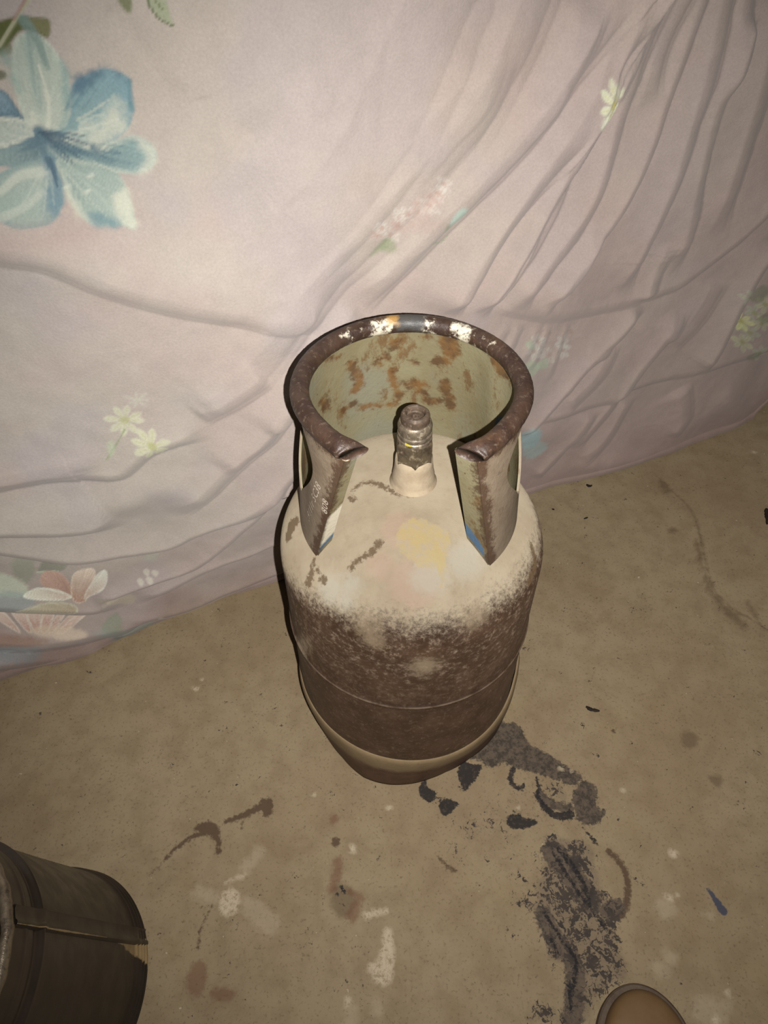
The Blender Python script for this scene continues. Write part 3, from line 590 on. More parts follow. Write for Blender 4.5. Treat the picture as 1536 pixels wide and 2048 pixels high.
# the border of flowers along the lower left edge
z6 = lambda L: [(x*.3906, 760+y*.3906) for x, y in L]
B4 = (152, 134, 124); B5 = (140, 120, 108)
blob(z6([(60, 960), (110, 920), (170, 930), (180, 1000), (130, 1050), (70, 1010)]), (126, 122, 104), .6, .004, B4, .008); blob(z6([(200, 990), (250, 930), (330, 935), (345, 975), (290, 990)]), (110, 106, 90), .65, .003, B4, .006); stroke(z6([(195, 995), (300, 985)]), (176, 172, 150), .002, .001, .7, B4)
blob(z6([(-80, 1000), (60, 1010), (150, 1080), (100, 1110), (-80, 1090)]), (174, 168, 148), .75, .005, B4, .008); blob(z6([(-80, 1090), (120, 1090), (170, 1130), (60, 1170), (-80, 1170)]), (124, 130, 130), .5, .008, B4, .012)
petal(z6([(210, 1050), (230, 990), (320, 1000), (380, 1080), (370, 1120), (300, 1090)]), (370*.39, 760+1120*.39), (215*.39, 760+1000*.39), (150, 110, 94), (178, 136, 120), (176, 140, 124), base=B4, op=.85, edge=.003)
petal(z6([(370, 1120), (370, 1010), (440, 975), (490, 985), (470, 1080), (430, 1130)]), (385*.39, 760+1130*.39), (460*.39, 760+980*.39), (158, 116, 98), (196, 168, 150), (200, 176, 158), base=B4, op=.85, edge=.003)
petal(z6([(430, 1120), (480, 1020), (530, 980), (552, 1000), (530, 1060)]), (400*.39, 760+1130*.39), (550*.39, 760+985*.39), (176, 140, 124), (200, 186, 172), (200, 186, 172), base=B4, op=.85, edge=.003)
petal(z6([(120, 1110), (190, 1070), (290, 1075), (370, 1110), (290, 1125)]), (370*.39, 760+1115*.39), (130*.39, 760+1100*.39), (180, 150, 134), (196, 180, 164), (204, 192, 176), base=B4)
blob(z6([(500, 1110), (600, 1100), (690, 1120), (680, 1160), (560, 1150)]), (166, 146, 124), .6, .005, B4, .006)
petal(z6([(80, 1160), (250, 1130), (380, 1140), (370, 1175), (150, 1180)]), (380*.39, 760+1165*.39), (80*.39, 760+1160*.39), (150, 128, 108), (166, 148, 126), (176, 160, 140), base=B4)
for k, (x0_, x1_) in enumerate(((-60, 20), (60, 130), (140, 210), (220, 290), (300, 350), (370, 430), (410, 470))):
    xm = 200; petal(z6([(xm+(x0_-xm)*.45, 1290), (x0_, 1215), ((x0_+x1_)/2, 1188), (x1_, 1205), (xm+(x1_-xm)*.55, 1285)]), (xm*.39, 760+1300*.39), ((x0_+x1_)/2*.39, 760+1190*.39), (150, 98, 82), (190, 160, 142), (190, 166, 148), base=B5, op=.8, edge=.003)
blob(z6([(150, 1290), (250, 1265), (440, 1285), (400, 1310), (220, 1310)]), (176, 146, 124), .7, .004, B5, .006); blob(z6([(-80, 1280), (60, 1300), (240, 1320), (100, 1350), (-80, 1340)]), (122, 84, 68), .6, .006, B5, .008)
blob(z6([(520, 1270), (560, 1225), (610, 1205), (620, 1260), (560, 1285)]), (118, 112, 92), .7, .003, B5, .005)
blob(z6([(480, 1290), (640, 1260), (860, 1235), (985, 1235), (980, 1270), (800, 1300), (760, 1350), (600, 1390), (580, 1320)]), (124, 122, 112), .7, .008, B5, .012); blob(z6([(585, 1310), (640, 1320), (620, 1390), (580, 1380)]), (96, 98, 92), .5, .006, B5, .01)
for x, y in ((820, 1205), (835, 1335), (930, 1270), (715, 1020), (750, 985), (790, 985), (950, 990), (900, 1000), (760, 1010)): blob(z6([(x-18, y), (x, y-12), (x+18, y-4), (x+4, y+12)]), (186, 168, 152), .6, .002, B4, .004)
blob(z6([(-80, 1360), (100, 1350), (220, 1370), (180, 1430), (-80, 1440)]), (114, 114, 114), .55, .008, B5, .015); blob(z6([(740, 930), (790, 880), (820, 890), (800, 940)]), (150, 146, 128), .4, .005, B4)
for x, y in ((60, 1390), (120, 1380), (30, 1400), (150, 1400)): blob(z6([(x-25, y), (x, y-10), (x+25, y), (x, y+10)]), (150, 144, 140), .4, .003, B5, .006)

# browner and darker along the hem, most at the left
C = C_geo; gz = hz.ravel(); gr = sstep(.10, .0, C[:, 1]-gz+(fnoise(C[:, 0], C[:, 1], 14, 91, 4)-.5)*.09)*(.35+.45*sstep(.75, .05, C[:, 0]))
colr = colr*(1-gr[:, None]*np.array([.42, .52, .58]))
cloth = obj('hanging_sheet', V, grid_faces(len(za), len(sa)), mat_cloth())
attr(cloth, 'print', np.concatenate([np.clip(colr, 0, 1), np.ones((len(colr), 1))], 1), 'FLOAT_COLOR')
NCs = len(sa); hemV = V.reshape(len(za), NCs, 3)[:8]; e_in = np.array([-CN[0], -CN[1], 0])*.0022
ring = [hemV[0], hemV[2]+[0, 0, .0004]-e_in*.5, hemV[7]-e_in*.45, hemV[7]+e_in*.6, hemV[2]+e_in, hemV[0]+e_in*.5-[0, 0, .0012], hemV[0]]
hem_o = obj('hem', np.array(ring).reshape(-1, 3), grid_faces(7, NCs), cloth.data.materials[0], cloth)
c0_ = colr.reshape(len(za), NCs, 3)[4]; attr(hem_o, 'print', np.concatenate([np.clip(np.tile(c0_, (7, 1)), 0, 1), np.ones((7*NCs, 1))], 1), 'FLOAT_COLOR')
tag(cloth, 'pale pink printed cotton sheet with a large blue lily, hanging in folds behind the cylinder', 'sheet')

# ================================================================== THE GAS CYLINDER
gas = thing('gas_cylinder', 'dusty rust-brown steel gas cylinder with a handle collar, standing on the cement floor', 'gas cylinder')
# ---- body
pr = []
for a in np.linspace(0, 1, 60)[:-1]: pr.append((max(.0002, R*math.sin(a*math.pi/2)), ZS+HD*math.cos(a*math.pi/2)))
pr += [(R, z) for z in np.linspace(ZS, .255, 44)]
pr += [(R+.0006, .2535), (R+.0018, .2515), (R+.0024, .249), (R+.0012, .2475), (R+.0008, .246), (R+.0018, .2445), (R+.0016, .242), (R+.0004, .240)]
pr += [(R-.0006, z) for z in np.linspace(.238, .100, 40)]
pr += [(R*math.cos(a)**.6-.0006, .10-.075*math.sin(a)) for a in np.linspace(.04, 1.5, 26)] + [(.0005, .024)]
pr = np.array(pr); NA = 400
az = np.linspace(0, 2*math.pi, NA, endpoint=False)
RR, AZ = np.meshgrid(pr[:, 0], az, indexing='ij'); ZZb = np.repeat(pr[:, 1][:, None], NA, 1)
fz = AZ-np.where(AZ > math.pi, 2*math.pi, 0)                                   # 0 = towards the viewer, + = right
dent = lambda a0, z0, wa, wz, dp: dp*np.exp(-(((fz-math.radians(a0))*R/wa)**2+((ZZb-z0)/wz)**2))
RR = RR-dent(3, .338, .020, .014, .0035)*(RR > .1)-dent(-25, .30, .05, .04, .0015)*(RR > .1)+dent(4, .318, .022, .010, .0012)*(RR > .1)
BV = np.stack([RR*np.sin(AZ), -RR*np.cos(AZ), ZZb], -1).reshape(-1, 3)
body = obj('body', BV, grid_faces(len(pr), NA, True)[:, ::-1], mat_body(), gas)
BA = {k: np.full(len(BV), -.05) for k in ('pinkpatch', 'bluish', 'yellow', 'dark', 'lightp')}
def bline(k, pts, w0, w1=None):
    L = spline([bod(*p) for p in pts], 5); i = near(BV, L, .045); d, _, t = pl_dist(BV[i], L); BA[k][i] = np.maximum(BA[k][i], (w0+(w1-w0)*t if w1 is not None else w0)-d)
def bdot(k, p, r): c = bod(*p); BA[k] = np.maximum(BA[k], r-np.sqrt(((BV-c)**2).sum(1)))
for p, r in (((850, 1085), .024), ((835, 1075), .022), ((872, 1080), .016), ((860, 1105), .018)): bdot('yellow', p, r)
bline('yellow', [(868, 1110), (885, 1140), (884, 1170)], .008, .002)
bdot('pinkpatch', (828, 1165), .026); bdot('pinkpatch', (800, 1060), .02); bdot('pinkpatch', (760, 1130), .015)
bdot('bluish', (662, 1180), .016); bdot('bluish', (700, 1170), .012); bdot('bluish', (930, 1120), .02); bdot('bluish', (860, 1150), .02); bdot('bluish', (690, 1200), .010)
for p, r in (((583, 1052), .010), ((578, 1068), .009), ((590, 1045), .007)): bdot('dark', p, r)
bline('dark', [(706, 980), (722, 968), (745, 966), (765, 972)], .0018, .003); bline('dark', [(765, 970), (785, 984), (810, 990), (835, 988)], .003, .0018)
bline('dark', [(702, 1138), (716, 1120), (740, 1108), (752, 1092), (760, 1085)], .0025, .0035); bline('dark', [(700, 995), (708, 1000)], .003)
bline('dark', [(628, 1120), (622, 1150), (616, 1168)], .002, .005); bdot('dark', (646, 1160), .005); bdot('dark', (635, 1140), .003)
bline('dark', [(616, 1195), (611, 1230), (614, 1270), (622, 1310), (630, 1341)], .0018, .0012)
bline('dark', [(1062, 1090), (1070, 1130), (1060, 1160)], .004, .006)
bdot('lightp', (850, 1335), .016); bdot('lightp', (735, 1255), .014); bline('lightp', [(572, 1180), (583, 1240), (600, 1295)], .010); bdot('lightp', (950, 1235), .012); bdot('lightp', (745, 1280), .012)  # the patch over the dent paints its highlight into the colour
BA['dustline'] = np.interp(fz.ravel(), np.radians([-180, -100, -75, -40, -10, 40, 90, 180]), [.03, .03, .032, .014, 0, .004, .006, .03])
for k, v in BA.items(): attr(body, k, v)

# ---- foot ring: bulging band, dented where it has been dropped
aa = np.radians([-180, -100, -72, -60, -42, -33, -25, -18, -10, 4, 13, 23, 31, 40, 51, 62, 72, 82, 90, 100, 120, 150, 180])
rb = np.array([.148, .147, .143, .141, .1435, .1475, .151, .151, .150, .146, .143, .141, .142, .143, .1475, .152, .155, .157, .157, .155, .150, .148, .148])
rt = np.interp(az-np.where(az > math.pi, 2*math.pi, 0), np.radians([-180, 55, 75, 88, 100, 110, 180]), [.1555, .1555, .158, .162, .160, .1555, .1555])
zt = np.interp(az-np.where(az > math.pi, 2*math.pi, 0), np.radians([-180, -60, -20, 20, 60, 80, 100, 103, 112, 180]), [.105, .112, .103, .096, .097, .112, .128, .125, .098, .105])
fa = az-np.where(az > math.pi, 2*math.pi, 0); rbi = np.interp(fa, aa, rb)
rows = []
for t_, f_ in ((1.0, 0), (.985, .45), (.93, .9), (.86, 1.15), (.76, 1.25), (.66, 1.2), (.56, 1.0), (.42, .75), (.30, .55), (.18, .35), (.06, .12), (0, 0)):
    rr_ = rbi+(rt-rbi)*t_+.0030*f_; rows.append(np.stack([rr_*np.sin(az), -rr_*np.cos(az), zt*t_], -1))
for t_, f_ in ((0, -.0030), (.3, -.0015), (.7, .0005), (.97, -.0022), (1.0, -.0018)):
    rr_ = rbi+(rt-rbi)*t_+f_; rows.append(np.stack([rr_*np.sin(az), -rr_*np.cos(az), zt*t_+.0004], -1))
rows.append(rows[0]); FV = np.array(rows); NRr = len(FV)
foot = obj('foot_ring', FV.reshape(-1, 3), grid_faces(NRr, NA, True)[:, ::-1], mat_ringfoot(), gas)

# ---- handle collar
CC = np.array([-.005, -.002]); ZT = .600
NC, NR = 360, 90
def collar_R(q): return .1205+(.1085-.1205)*q         # q: 0 at the dome, 1 at the rim
aR = lambda q: math.radians(43+(29.5-43)*q); aL = lambda q: math.radians(360-55+(55-33)*q)
# columns are drawn together along the edges of the two pointed handle slots
SL = [(math.radians(74), .484, .592), (math.radians(281), .486, .592)]
def slot_half(z, z0, z1):
    t = (z-z0)/(z1-z0)
    if t <= 0 or t >= 1: return 0.
    return math.radians(22)*math.sin(math.pi*t**1.6)**.75
kk = []
for c0, z0, z1 in SL:
    f0 = (c0-aR(.5))/(aL(.5)-aR(.5)); kk.append((int(f0*NC)-6, int(f0*NC)+6))
qs = np.linspace(0, 1, NR); CV = np.zeros((NR, NC, 3)); CO = np.zeros((NR, NC, 2)); hole = np.zeros((NR-1, NC-1), bool); AZc = np.zeros((NR, NC))
for r_, q in enumerate(qs):
    a0, a1 = aR(q), aL(q); kx, va = [0], [a0]
    zq = .440+(ZT-.440)*q
    for (c0, z0, z1), (k0, k1) in zip(SL, kk):
        h = max(slot_half(zq, z0, z1), math.radians(.6)); kx += [k0, k1]; va += [c0-h, c0+h]
    kx.append(NC-1); va.append(a1); A_ = np.interp(np.arange(NC), kx, va); AZc[r_] = A_
    rr_ = collar_R(q); x, y = CC[0]+rr_*np.sin(A_), CC[1]-rr_*np.cos(A_)
    # a few dents
    dn = -.004*np.exp(-((np.degrees(A_)-125)/9)**2)*math.sin(math.pi*q)+.0025*np.exp(-((np.degrees(A_)-150)/14)**2)*math.sin(math.pi*q)-.003*np.exp(-((np.degrees(A_)-290)/10)**2)*math.sin(math.pi*q)
    x, y = x+dn*np.sin(A_), y-dn*np.cos(A_)
    zb = prof(np.hypot(CC[0]+.1205*np.sin(A_), CC[1]-.1205*np.cos(A_)))-.001
    # unwelded gaps low at the back
    dg = np.degrees(A_); gap = .0045*(np.exp(-((dg-128)/5)**4)+np.exp(-((dg-229)/6)**4))
    zb = zb+gap
    CV[r_] = np.stack([x, y, zb+(ZT-zb)*q], -1)
for r_ in range(NR-1):
    zq = .440+(ZT-.440)*(qs[r_]+qs[r_+1])/2
    for (c0, z0, z1), (k0, k1) in zip(SL, kk):
        if slot_half(zq, z0, z1) > math.radians(.9): hole[r_, k0:k1] = True
n_ = np.stack([np.sin(AZc), -np.cos(AZc), 0*AZc], -1); TH = .0026
OUT, INN = CV+n_*TH/2, CV-n_*TH/2
VV = np.concatenate([OUT.reshape(-1, 3), INN.reshape(-1, 3)]); off = NR*NC; Fc = []
idx = lambda r_, c: r_*NC+c
solid = ~hole
for r_ in range(NR-1):
    for c in range(NC-1):
        if not solid[r_, c]: continue
        a, b, c2, d2 = idx(r_, c), idx(r_, c+1), idx(r_+1, c+1), idx(r_+1, c)
        Fc.append((a, b, c2, d2)); Fc.append((off+d2, off+c2, off+b, off+a))
        if r_ == 0 or not solid[r_-1, c]: Fc.append((a, off+a, off+b, b))
        if r_ == NR-2 or not solid[r_+1, c]: Fc.append((d2, c2, off+c2, off+d2))
        if c == 0 or not solid[r_, c-1]: Fc.append((a, d2, off+d2, off+a))
        if c == NC-2 or not solid[r_, c+1]: Fc.append((b, off+b, off+c2, c2))
SM = mat_sheet('collar_sheet')
collar = obj('collar', VV, Fc, SM, gas); collar.data.set_sharp_from_angle(angle=math.radians(40))
Ls = collar_R(.5)
edge = np.minimum((AZc-np.array([aR(q) for q in qs])[:, None]), (np.array([aL(q) for q in qs])[:, None]-AZc))*Ls
topd = (1-np.repeat(qs[:, None], NC, 1))*.16
eo = np.maximum(.010-edge, .012-topd); ei = np.maximum(.004-edge, .006-topd)
attr(collar, 'outer', np.concatenate([np.ones(off), np.zeros(off)])); attr(collar, 'edge', np.concatenate([eo.ravel(), ei.ravel()]))
bl = np.full(2*off, -.05); P3 = CV.reshape(-1, 3)
def ondome(k, px, py, z): pass
bp = np.array([CC[0]+.11*math.sin(math.radians(112)), CC[1]-.11*math.cos(math.radians(112)), .505]); bl[off:] = np.maximum(bl[off:], .020-np.sqrt((((P3-bp)*np.array([1, 1, .8]))**2).sum(1)))
def coll(x_, y_):                                    # far inner wall of the collar seen through a pixel of the crop
    r = ray(580+x_*.3255, 610+y_*.3255); t = 1.; rad_ = .112
    for _ in range(6):
        o_ = CAM[:2]-CC; a = r[0]**2+r[1]**2; b = o_@r[:2]; c_ = o_@o_-rad_**2; t = (-b+math.sqrt(max(b*b-a*c_, 0)))/a; p = CAM+t*r; rad_ = collar_R((p[2]-.44)/(ZT-.44))-.0013
    return p
rm = np.full(2*off, -.05); PI_ = INN.reshape(-1, 3)
for pts, w_ in (([(640, 225), (640, 255)], .006), ([(585, 312), (605, 325)], .004), ([(750, 342), (775, 352)], .003), ([(535, 352), (550, 360)], .0025), ([(372, 360), (400, 430), (428, 470), (400, 520)], .006), ([(618, 400), (640, 480), (668, 560), (658, 590)], .005), ([(715, 488), (760, 486), (815, 490)], .006), ([(790, 505), (820, 560), (850, 592), (910, 592)], .005), ([(948, 490), (968, 560), (985, 620)], .007), ([(965, 210), (975, 250), (985, 290)], .011), ([(900, 348), (950, 342)], .006), ([(1000, 165), (1120, 205), (1220, 255), (1300, 310), (1330, 400)], .007), ([(440, 628), (560, 616), (640, 610)], .004), ([(200, 590), (230, 620)], .006), ([(300, 320), (220, 330)], .002), ([(820, 195), (860, 200)], .0025), ([(1270, 330), (1300, 390)], .010), ([(330, 640), (400, 600)], .004)):
    L = spline([coll(*p) for p in pts], 5); i = near(PI_, L, .03); d, _, t = pl_dist(PI_[i], L); rm[off+i] = np.maximum(rm[off+i], w_-d)
attr(collar, 'rustmark', rm)
attr(collar, 'blue', bl-.004); attr(collar, 'white', np.full(2*off, -.05))

# ---- turned-in flanges down both front edges of the collar
def flange(sgn):
    n, mcol = 30, 8; FVv = []; ed = []; blu = []; wht = []; fa_, ta = [], []
    for r_, q in enumerate(np.linspace(0, .985, n)):
        a = aR(q) if sgn > 0 else aL(q); rr_ = collar_R(q)
        f = np.array([CC[0]+rr_*math.sin(a), CC[1]-rr_*math.cos(a)])
        b0 = np.array([-.022, .020]) if sgn > 0 else np.array([.015, .010]); b1 = np.array([-.017, .011]) if sgn > 0 else np.array([.011, .009])
        dv = b0+(b1-b0)*q
        for c in range(mcol):
            t_ = c/(mcol-1); p = f+dv*t_
            zb = prof(np.hypot(*p))-.001
            if sgn > 0: zb = zb+.010*(1-t_)*0+.003*t_
            else: zb = zb-.001
            z = zb+(ZT-zb)*q
            FVv.append((p[0], p[1], z)); wl = np.linalg.norm(dv)*t_
            ed.append(.0055-wl if q > .18 else .003-wl); h = z-zb
            if sgn > 0: blu.append(min(h-.006, .022-h+wl*.3, wl-.005)); wht.append(-.05)
            else: blu.append(min(h-.010, .022-h, wl-.001)); wht.append(min(h-.019, .070-h, wl-.0008))
    FVv = np.array(FVv); nv = len(FVv); d0 = FVv[mcol-1]-FVv[0]; nn = np.array([d0[1], -d0[0], 0])*(1 if sgn > 0 else -1); nn /= np.linalg.norm(nn)
    if nn[1] > 0: nn = -nn
    W = np.concatenate([FVv+nn*.0013, FVv-nn*.0013]); Fs = []
    for r_ in range(n-1):
        for c in range(mcol-1):
            a, b, c2, d2 = r_*mcol+c, r_*mcol+c+1, (r_+1)*mcol+c+1, (r_+1)*mcol+c
            Fs += [(a, b, c2, d2), (nv+d2, nv+c2, nv+b, nv+a)]
            if c == mcol-2: Fs.append((b, nv+b, nv+c2, c2))
            if c == 0: Fs.append((a, d2, nv+d2, nv+a))
            if r_ == 0: Fs.append((a, nv+a, nv+b, b))
            if r_ == n-2: Fs.append((d2, c2, nv+c2, nv+d2))
    o = obj('collar_flange', W, Fs, SM, collar); bmm = bmesh.new(); bmm.from_mesh(o.data); bmesh.ops.recalc_face_normals(bmm, faces=bmm.faces); bmm.to_mesh(o.data); bmm.free()
    o.data.set_sharp_from_angle(angle=math.radians(40))
    attr(o, 'rustmark', np.full(2*nv, -.05)); attr(o, 'outer', np.zeros(2*nv)); attr(o, 'edge', np.tile(ed, 2)); attr(o, 'blue', np.tile(blu, 2)); attr(o, 'white', np.tile(wht, 2))
    return o
flR = flange(1); flR['label'] = 'turned-in flange with a blue paint mark at its foot'
flL = flange(-1); flL['label'] = 'turned-in flange with white and blue paint at its foot'

# ---- rolled rim
def tube(path, radii, mat, name, parent, nseg=20, wide=None):
    n = len(path); T = np.gradient(path, axis=0); T /= np.linalg.norm(T, axis=1)[:, None]; up = np.array([0, 0, 1.])
    Vt = []; 
    for i in range(n):
        sdv = np.cross(T[i], up); sdv /= np.linalg.norm(sdv); u2 = np.cross(sdv, T[i])
        for k in range(nseg):
            a = 2*math.pi*k/nseg; wx = radii[i]*(wide[i] if wide is not None else 1)
            Vt.append(path[i]+sdv*math.cos(a)*wx+u2*math.sin(a)*radii[i])
    F = grid_faces(n, nseg, True).tolist(); F.append(list(range(nseg))); F.append([(n-1)*nseg+k for k in range(nseg)][::-1])
    return obj(name, np.array(Vt), F, mat, parent)
ra = np.linspace(math.radians(25.5), math.radians(360-29), 260); deg = np.degrees(ra)
rim_r = .1075-.0035*np.exp(-((deg-55)/22)**2)-.0035*np.exp(-((deg-305)/22)**2)
fr = np.minimum(deg-deg[0], deg[-1]-deg)
rad = .0094-.0024*np.exp(-(fr/4.0)**2)+rng.normal(0, .00008, 260); rim_in = .0025*np.exp(-(fr/8)**2)
path = np.stack([CC[0]+(rim_r-rim_in)*np.sin(ra), CC[1]-(rim_r-rim_in)*np.cos(ra), np.full(260, ZT+.001)-.002*np.exp(-(fr/8)**2)], 1)
RMm = mat_rim()
rim = tube(path, rad, RMm, 'rolled_rim', collar, 24, 1+.55*np.exp(-(fr/8)**2))
RV = np.array([v.co for v in rim.data.vertices]); Tp = np.gradient(path, axis=0); Tp /= np.linalg.norm(Tp, axis=1)[:, None]
lat = np.repeat(np.hypot(path[:, 0]-CC[0], path[:, 1]-CC[1]), 24)-np.hypot(RV[:, 0]-CC[0], RV[:, 1]-CC[1])
out_ = np.repeat(np.where(np.arange(260) < 130, -1., 1.), 24); bl_ = np.repeat(np.exp(-(fr/6)**2), 24)
RV = RV+np.repeat(Tp, 24, 0)*(out_*bl_*(lat*.75-.003))[:, None]; RV[:, 2] -= np.maximum(0, RV[:, 2]-ZT)*bl_*.35
rim.data.vertices.foreach_set('co', RV.astype(np.float32).ravel()); rim.data.update()
wn = np.full(260*24, -.06); an = np.tile(np.arange(24)/24*360, 260); dgv = np.repeat(deg, 24)
inn = np.cos(np.radians(an-0)); 
# bare pale metal along the inner top edge at the back
RV = np.array([v.co for v in rim.data.vertices]); cr = np.hypot(RV[:, 0]-CC[0], RV[:, 1]-CC[1]); zrel = RV[:, 2]-ZT
lowin = (rim_r.repeat(24)-cr)                                       # + = inner side of the tube
strip = .0062-np.abs(lowin-.0060)-np.maximum(0, -(zrel+.004))*1.0
band = np.full(len(wn), -.06)
for d0, hw, s_ in ((196, 7, 1.), (168, 5, .8), (148, 8, .9), (136, 6, .5), (210, 5, .2), (222, 7, .45), (126, 4, .4)):
    band = np.maximum(band, np.minimum((hw-np.abs(dgv-d0))*.002, strip)-.010*(1-s_))
attr(rim, 'worn', band-.0005)
attr(rim, 'slate', np.minimum((9-np.abs(dgv-179))*.0018, zrel+.004)); attr(rim, 'ochre', np.minimum((3.0-np.abs(dgv-189))*.0018, zrel-.005))
# pinched ends of the roll: a small folded lip with a drain hole
def torus(name, c, Rm, rm, axis_, mat, parent, n1_=20, n2_=10):
    ax3 = np.array(axis_, float); ax3 /= np.linalg.norm(ax3); e1 = np.cross(ax3, [0, 0, 1.]); e1 /= np.linalg.norm(e1); e2 = np.cross(ax3, e1); Vt = []
    for i in range(n1_):
        a = 2*math.pi*i/n1_; d_ = e1*math.cos(a)+e2*math.sin(a)
        for k in range(n2_):
            b = 2*math.pi*k/n2_; Vt.append(c+d_*(Rm+rm*math.cos(b))+ax3*rm*math.sin(b))
    F = []
    for i in range(n1_):
        for k in range(n2_): F.append((i*n2_+k, ((i+1) % n1_)*n2_+k, ((i+1) % n1_)*n2_+(k+1) % n2_, i*n2_+(k+1) % n2_))
    return obj(name, np.array(Vt), F, mat, parent)
PALE = mat_noise('bare_edge', A(190, 172, 150), A(150, 130, 108), 200, .5, .4); DARKM = mat_noise('dark_hole', A(22, 16, 14), A(30, 22, 18), 90, .9, .1)
for sg, px, py in ((1, 954, 917), (-1, 692, 914)):
    p = fl(px, py, ZT-.006); a = torus('end_lip', p, .0034, .0011, (p-CAM)*np.array([1, 1, .3]), PALE, rim); a['label'] = 'pale folded lip at the end of the rim'

# ---- scratched numbers on the outside of the left collar plate
INKM = mat_noise('scratched_marks', A(196, 184, 168), A(176, 160, 142), 300, .6, .3)
def stamp(txt, size, a0, z0, lean, name):
    cu = bpy.data.curves.new(name, 'FONT'); cu.body = txt; cu.size = size; cu.resolution_u = 2; cu.space_character = 1.1
    tmp = bpy.data.objects.new(name, cu); COL.objects.link(tmp); dg = bpy.context.evaluated_depsgraph_get(); me = bpy.data.meshes.new_from_object(tmp.evaluated_get(dg))
    bpy.data.objects.remove(tmp); bmm = bmesh.new(); bmm.from_mesh(me)
    bmesh.ops.triangulate(bmm, faces=bmm.faces); bmesh.ops.subdivide_edges(bmm, edges=bmm.edges, cuts=1)
    c_, s_ = math.cos(lean), math.sin(lean)
    for v in bmm.verts:
        x, y = v.co.x*c_-v.co.y*s_, v.co.x*s_+v.co.y*c_
        z = z0+y; q = min(max((z-.437)/(ZT-.437), 0), 1); a = math.radians(a0)+x/.115; rr_ = collar_R(q)+TH/2+.0004-.003*math.exp(-((math.degrees(a)-290)/10)**2)*math.sin(math.pi*q)
        v.co = Vector((CC[0]+rr_*math.sin(a), CC[1]-rr_*math.cos(a), z))
    bmm.to_mesh(me); bmm.free(); me.materials.append(INKM); o = bpy.data.objects.new(name, me); COL.objects.link(o); o.parent = collar; return o
stamp(':9111r 5C38', .0135, 298, .470, math.radians(70), 'scratched_number'); stamp('808', .012, 315, .510, math.radians(84), 'scratched_number')

# ---- valve
VM = mat_noise('worn_brass', A(120, 108, 90), A(86, 76, 64), 120, .38, .6, .35, .0004, A(176, 162, 138), 160)
HX = mat_noise('dusty_hex', A(92, 80, 62), A(62, 52, 42), 90, .45, .5, .2, .0004, A(150, 136, 110), 110)
BOSS = mat_noise('dusty_boss', A(162, 147, 124), A(146, 130, 108), 60, .85, .1, 0, .0006)
CAPM = mat_noise('rubber_cap', A(82, 68, 55), A(62, 50, 40), 130, .6, .35, 0, .0004, A(122, 104, 86), 180)
def lathe(name, prof_, mat, parent, n=64, cx=0, cy=0):
    P = np.array(prof_); a = np.linspace(0, 2*math.pi, n, endpoint=False)
    Vt = np.stack([cx+P[:, 0][:, None]*np.sin(a), cy-P[:, 0][:, None]*np.cos(a), np.repeat(P[:, 1][:, None], n, 1)], -1).reshape(-1, 3)
    o = obj(name, Vt, grid_faces(len(P), n, True)[:, ::-1] if P[0, 1] > P[-1, 1] else grid_faces(len(P), n, True), mat, parent); o.data.set_sharp_from_angle(angle=math.radians(35)); return o
valve = lathe('valve', [(.0005, .5575), (.0140, .5575), (.0156, .5572), (.0170, .5555), (.0178, .5525), (.0176, .5475), (.0164, .5465), (.0164, .5445), (.0178, .5435), (.0180, .5415), (.0170, .5400), (.0170, .5385), (.0181, .5375), (.0182, .5340), (.0005, .5338)], VM, gas)
lathe('boss', [(.0005, .5100), (.0186, .5098), (.0200, .5075), (.0206, .4990), (.0216, .4900), (.0230, .4835), (.0232, .4790), (.0240, .4760), (.0262, .4720), (.0270, .4690)], BOSS, valve)
bm = bmesh.new()
def hexring(r, z): return [bm.verts.new((r*math.sin(math.radians(60*k+2)), -r*math.cos(math.radians(60*k+2)), z)) for k in range(6)]
rg = [hexring(.0196, .5060), hexring(.0205, .5070), hexring(.0205, .5330), hexring(.0192, .5352)]
for a, b in zip(rg[:-1], rg[1:]):
    for k in range(6): bm.faces.new((a[k], a[(k+1) % 6], b[(k+1) % 6], b[k]))
bm.faces.new(rg[0][::-1]); bm.faces.new(rg[-1])
bm_obj('hex_nut', bm, HX, valve, smooth=False)
cap = lathe('valve_cap', [(.0005, .5630), (.0030, .5632), (.0036, .5618), (.0050, .5612), (.0082, .5612), (.0092, .5622), (.0094, .5665), (.0104, .5680), (.0128, .5678), (.0143, .5662), (.0149, .5640), (.0149, .5600), (.0146, .5585), (.0149, .5575), (.0142, .5560), (.0005, .5558)], CAPM, valve)
# yellow paint chip on the valve neck
bm = bmesh.new(); L_ = []
for i in range(5):
    a = math.radians(-34+i*5.2); L_.append([bm.verts.new((r_*math.sin(a), -r_*math.cos(a), z_)) for r_, z_ in ((.0183, .5412-.0004*i), (.0184, .5376))])
for p, q in zip(L_[:-1], L_[1:]): bm.faces.new((p[0], q[0], q[1], p[1]))
YC = bm_obj('paint_chip', bm, mat_noise('yellow_paint', A(190, 176, 66), A(176, 158, 60), 200, .5), valve); YC['label'] = 'yellow paint chip on the valve neck'

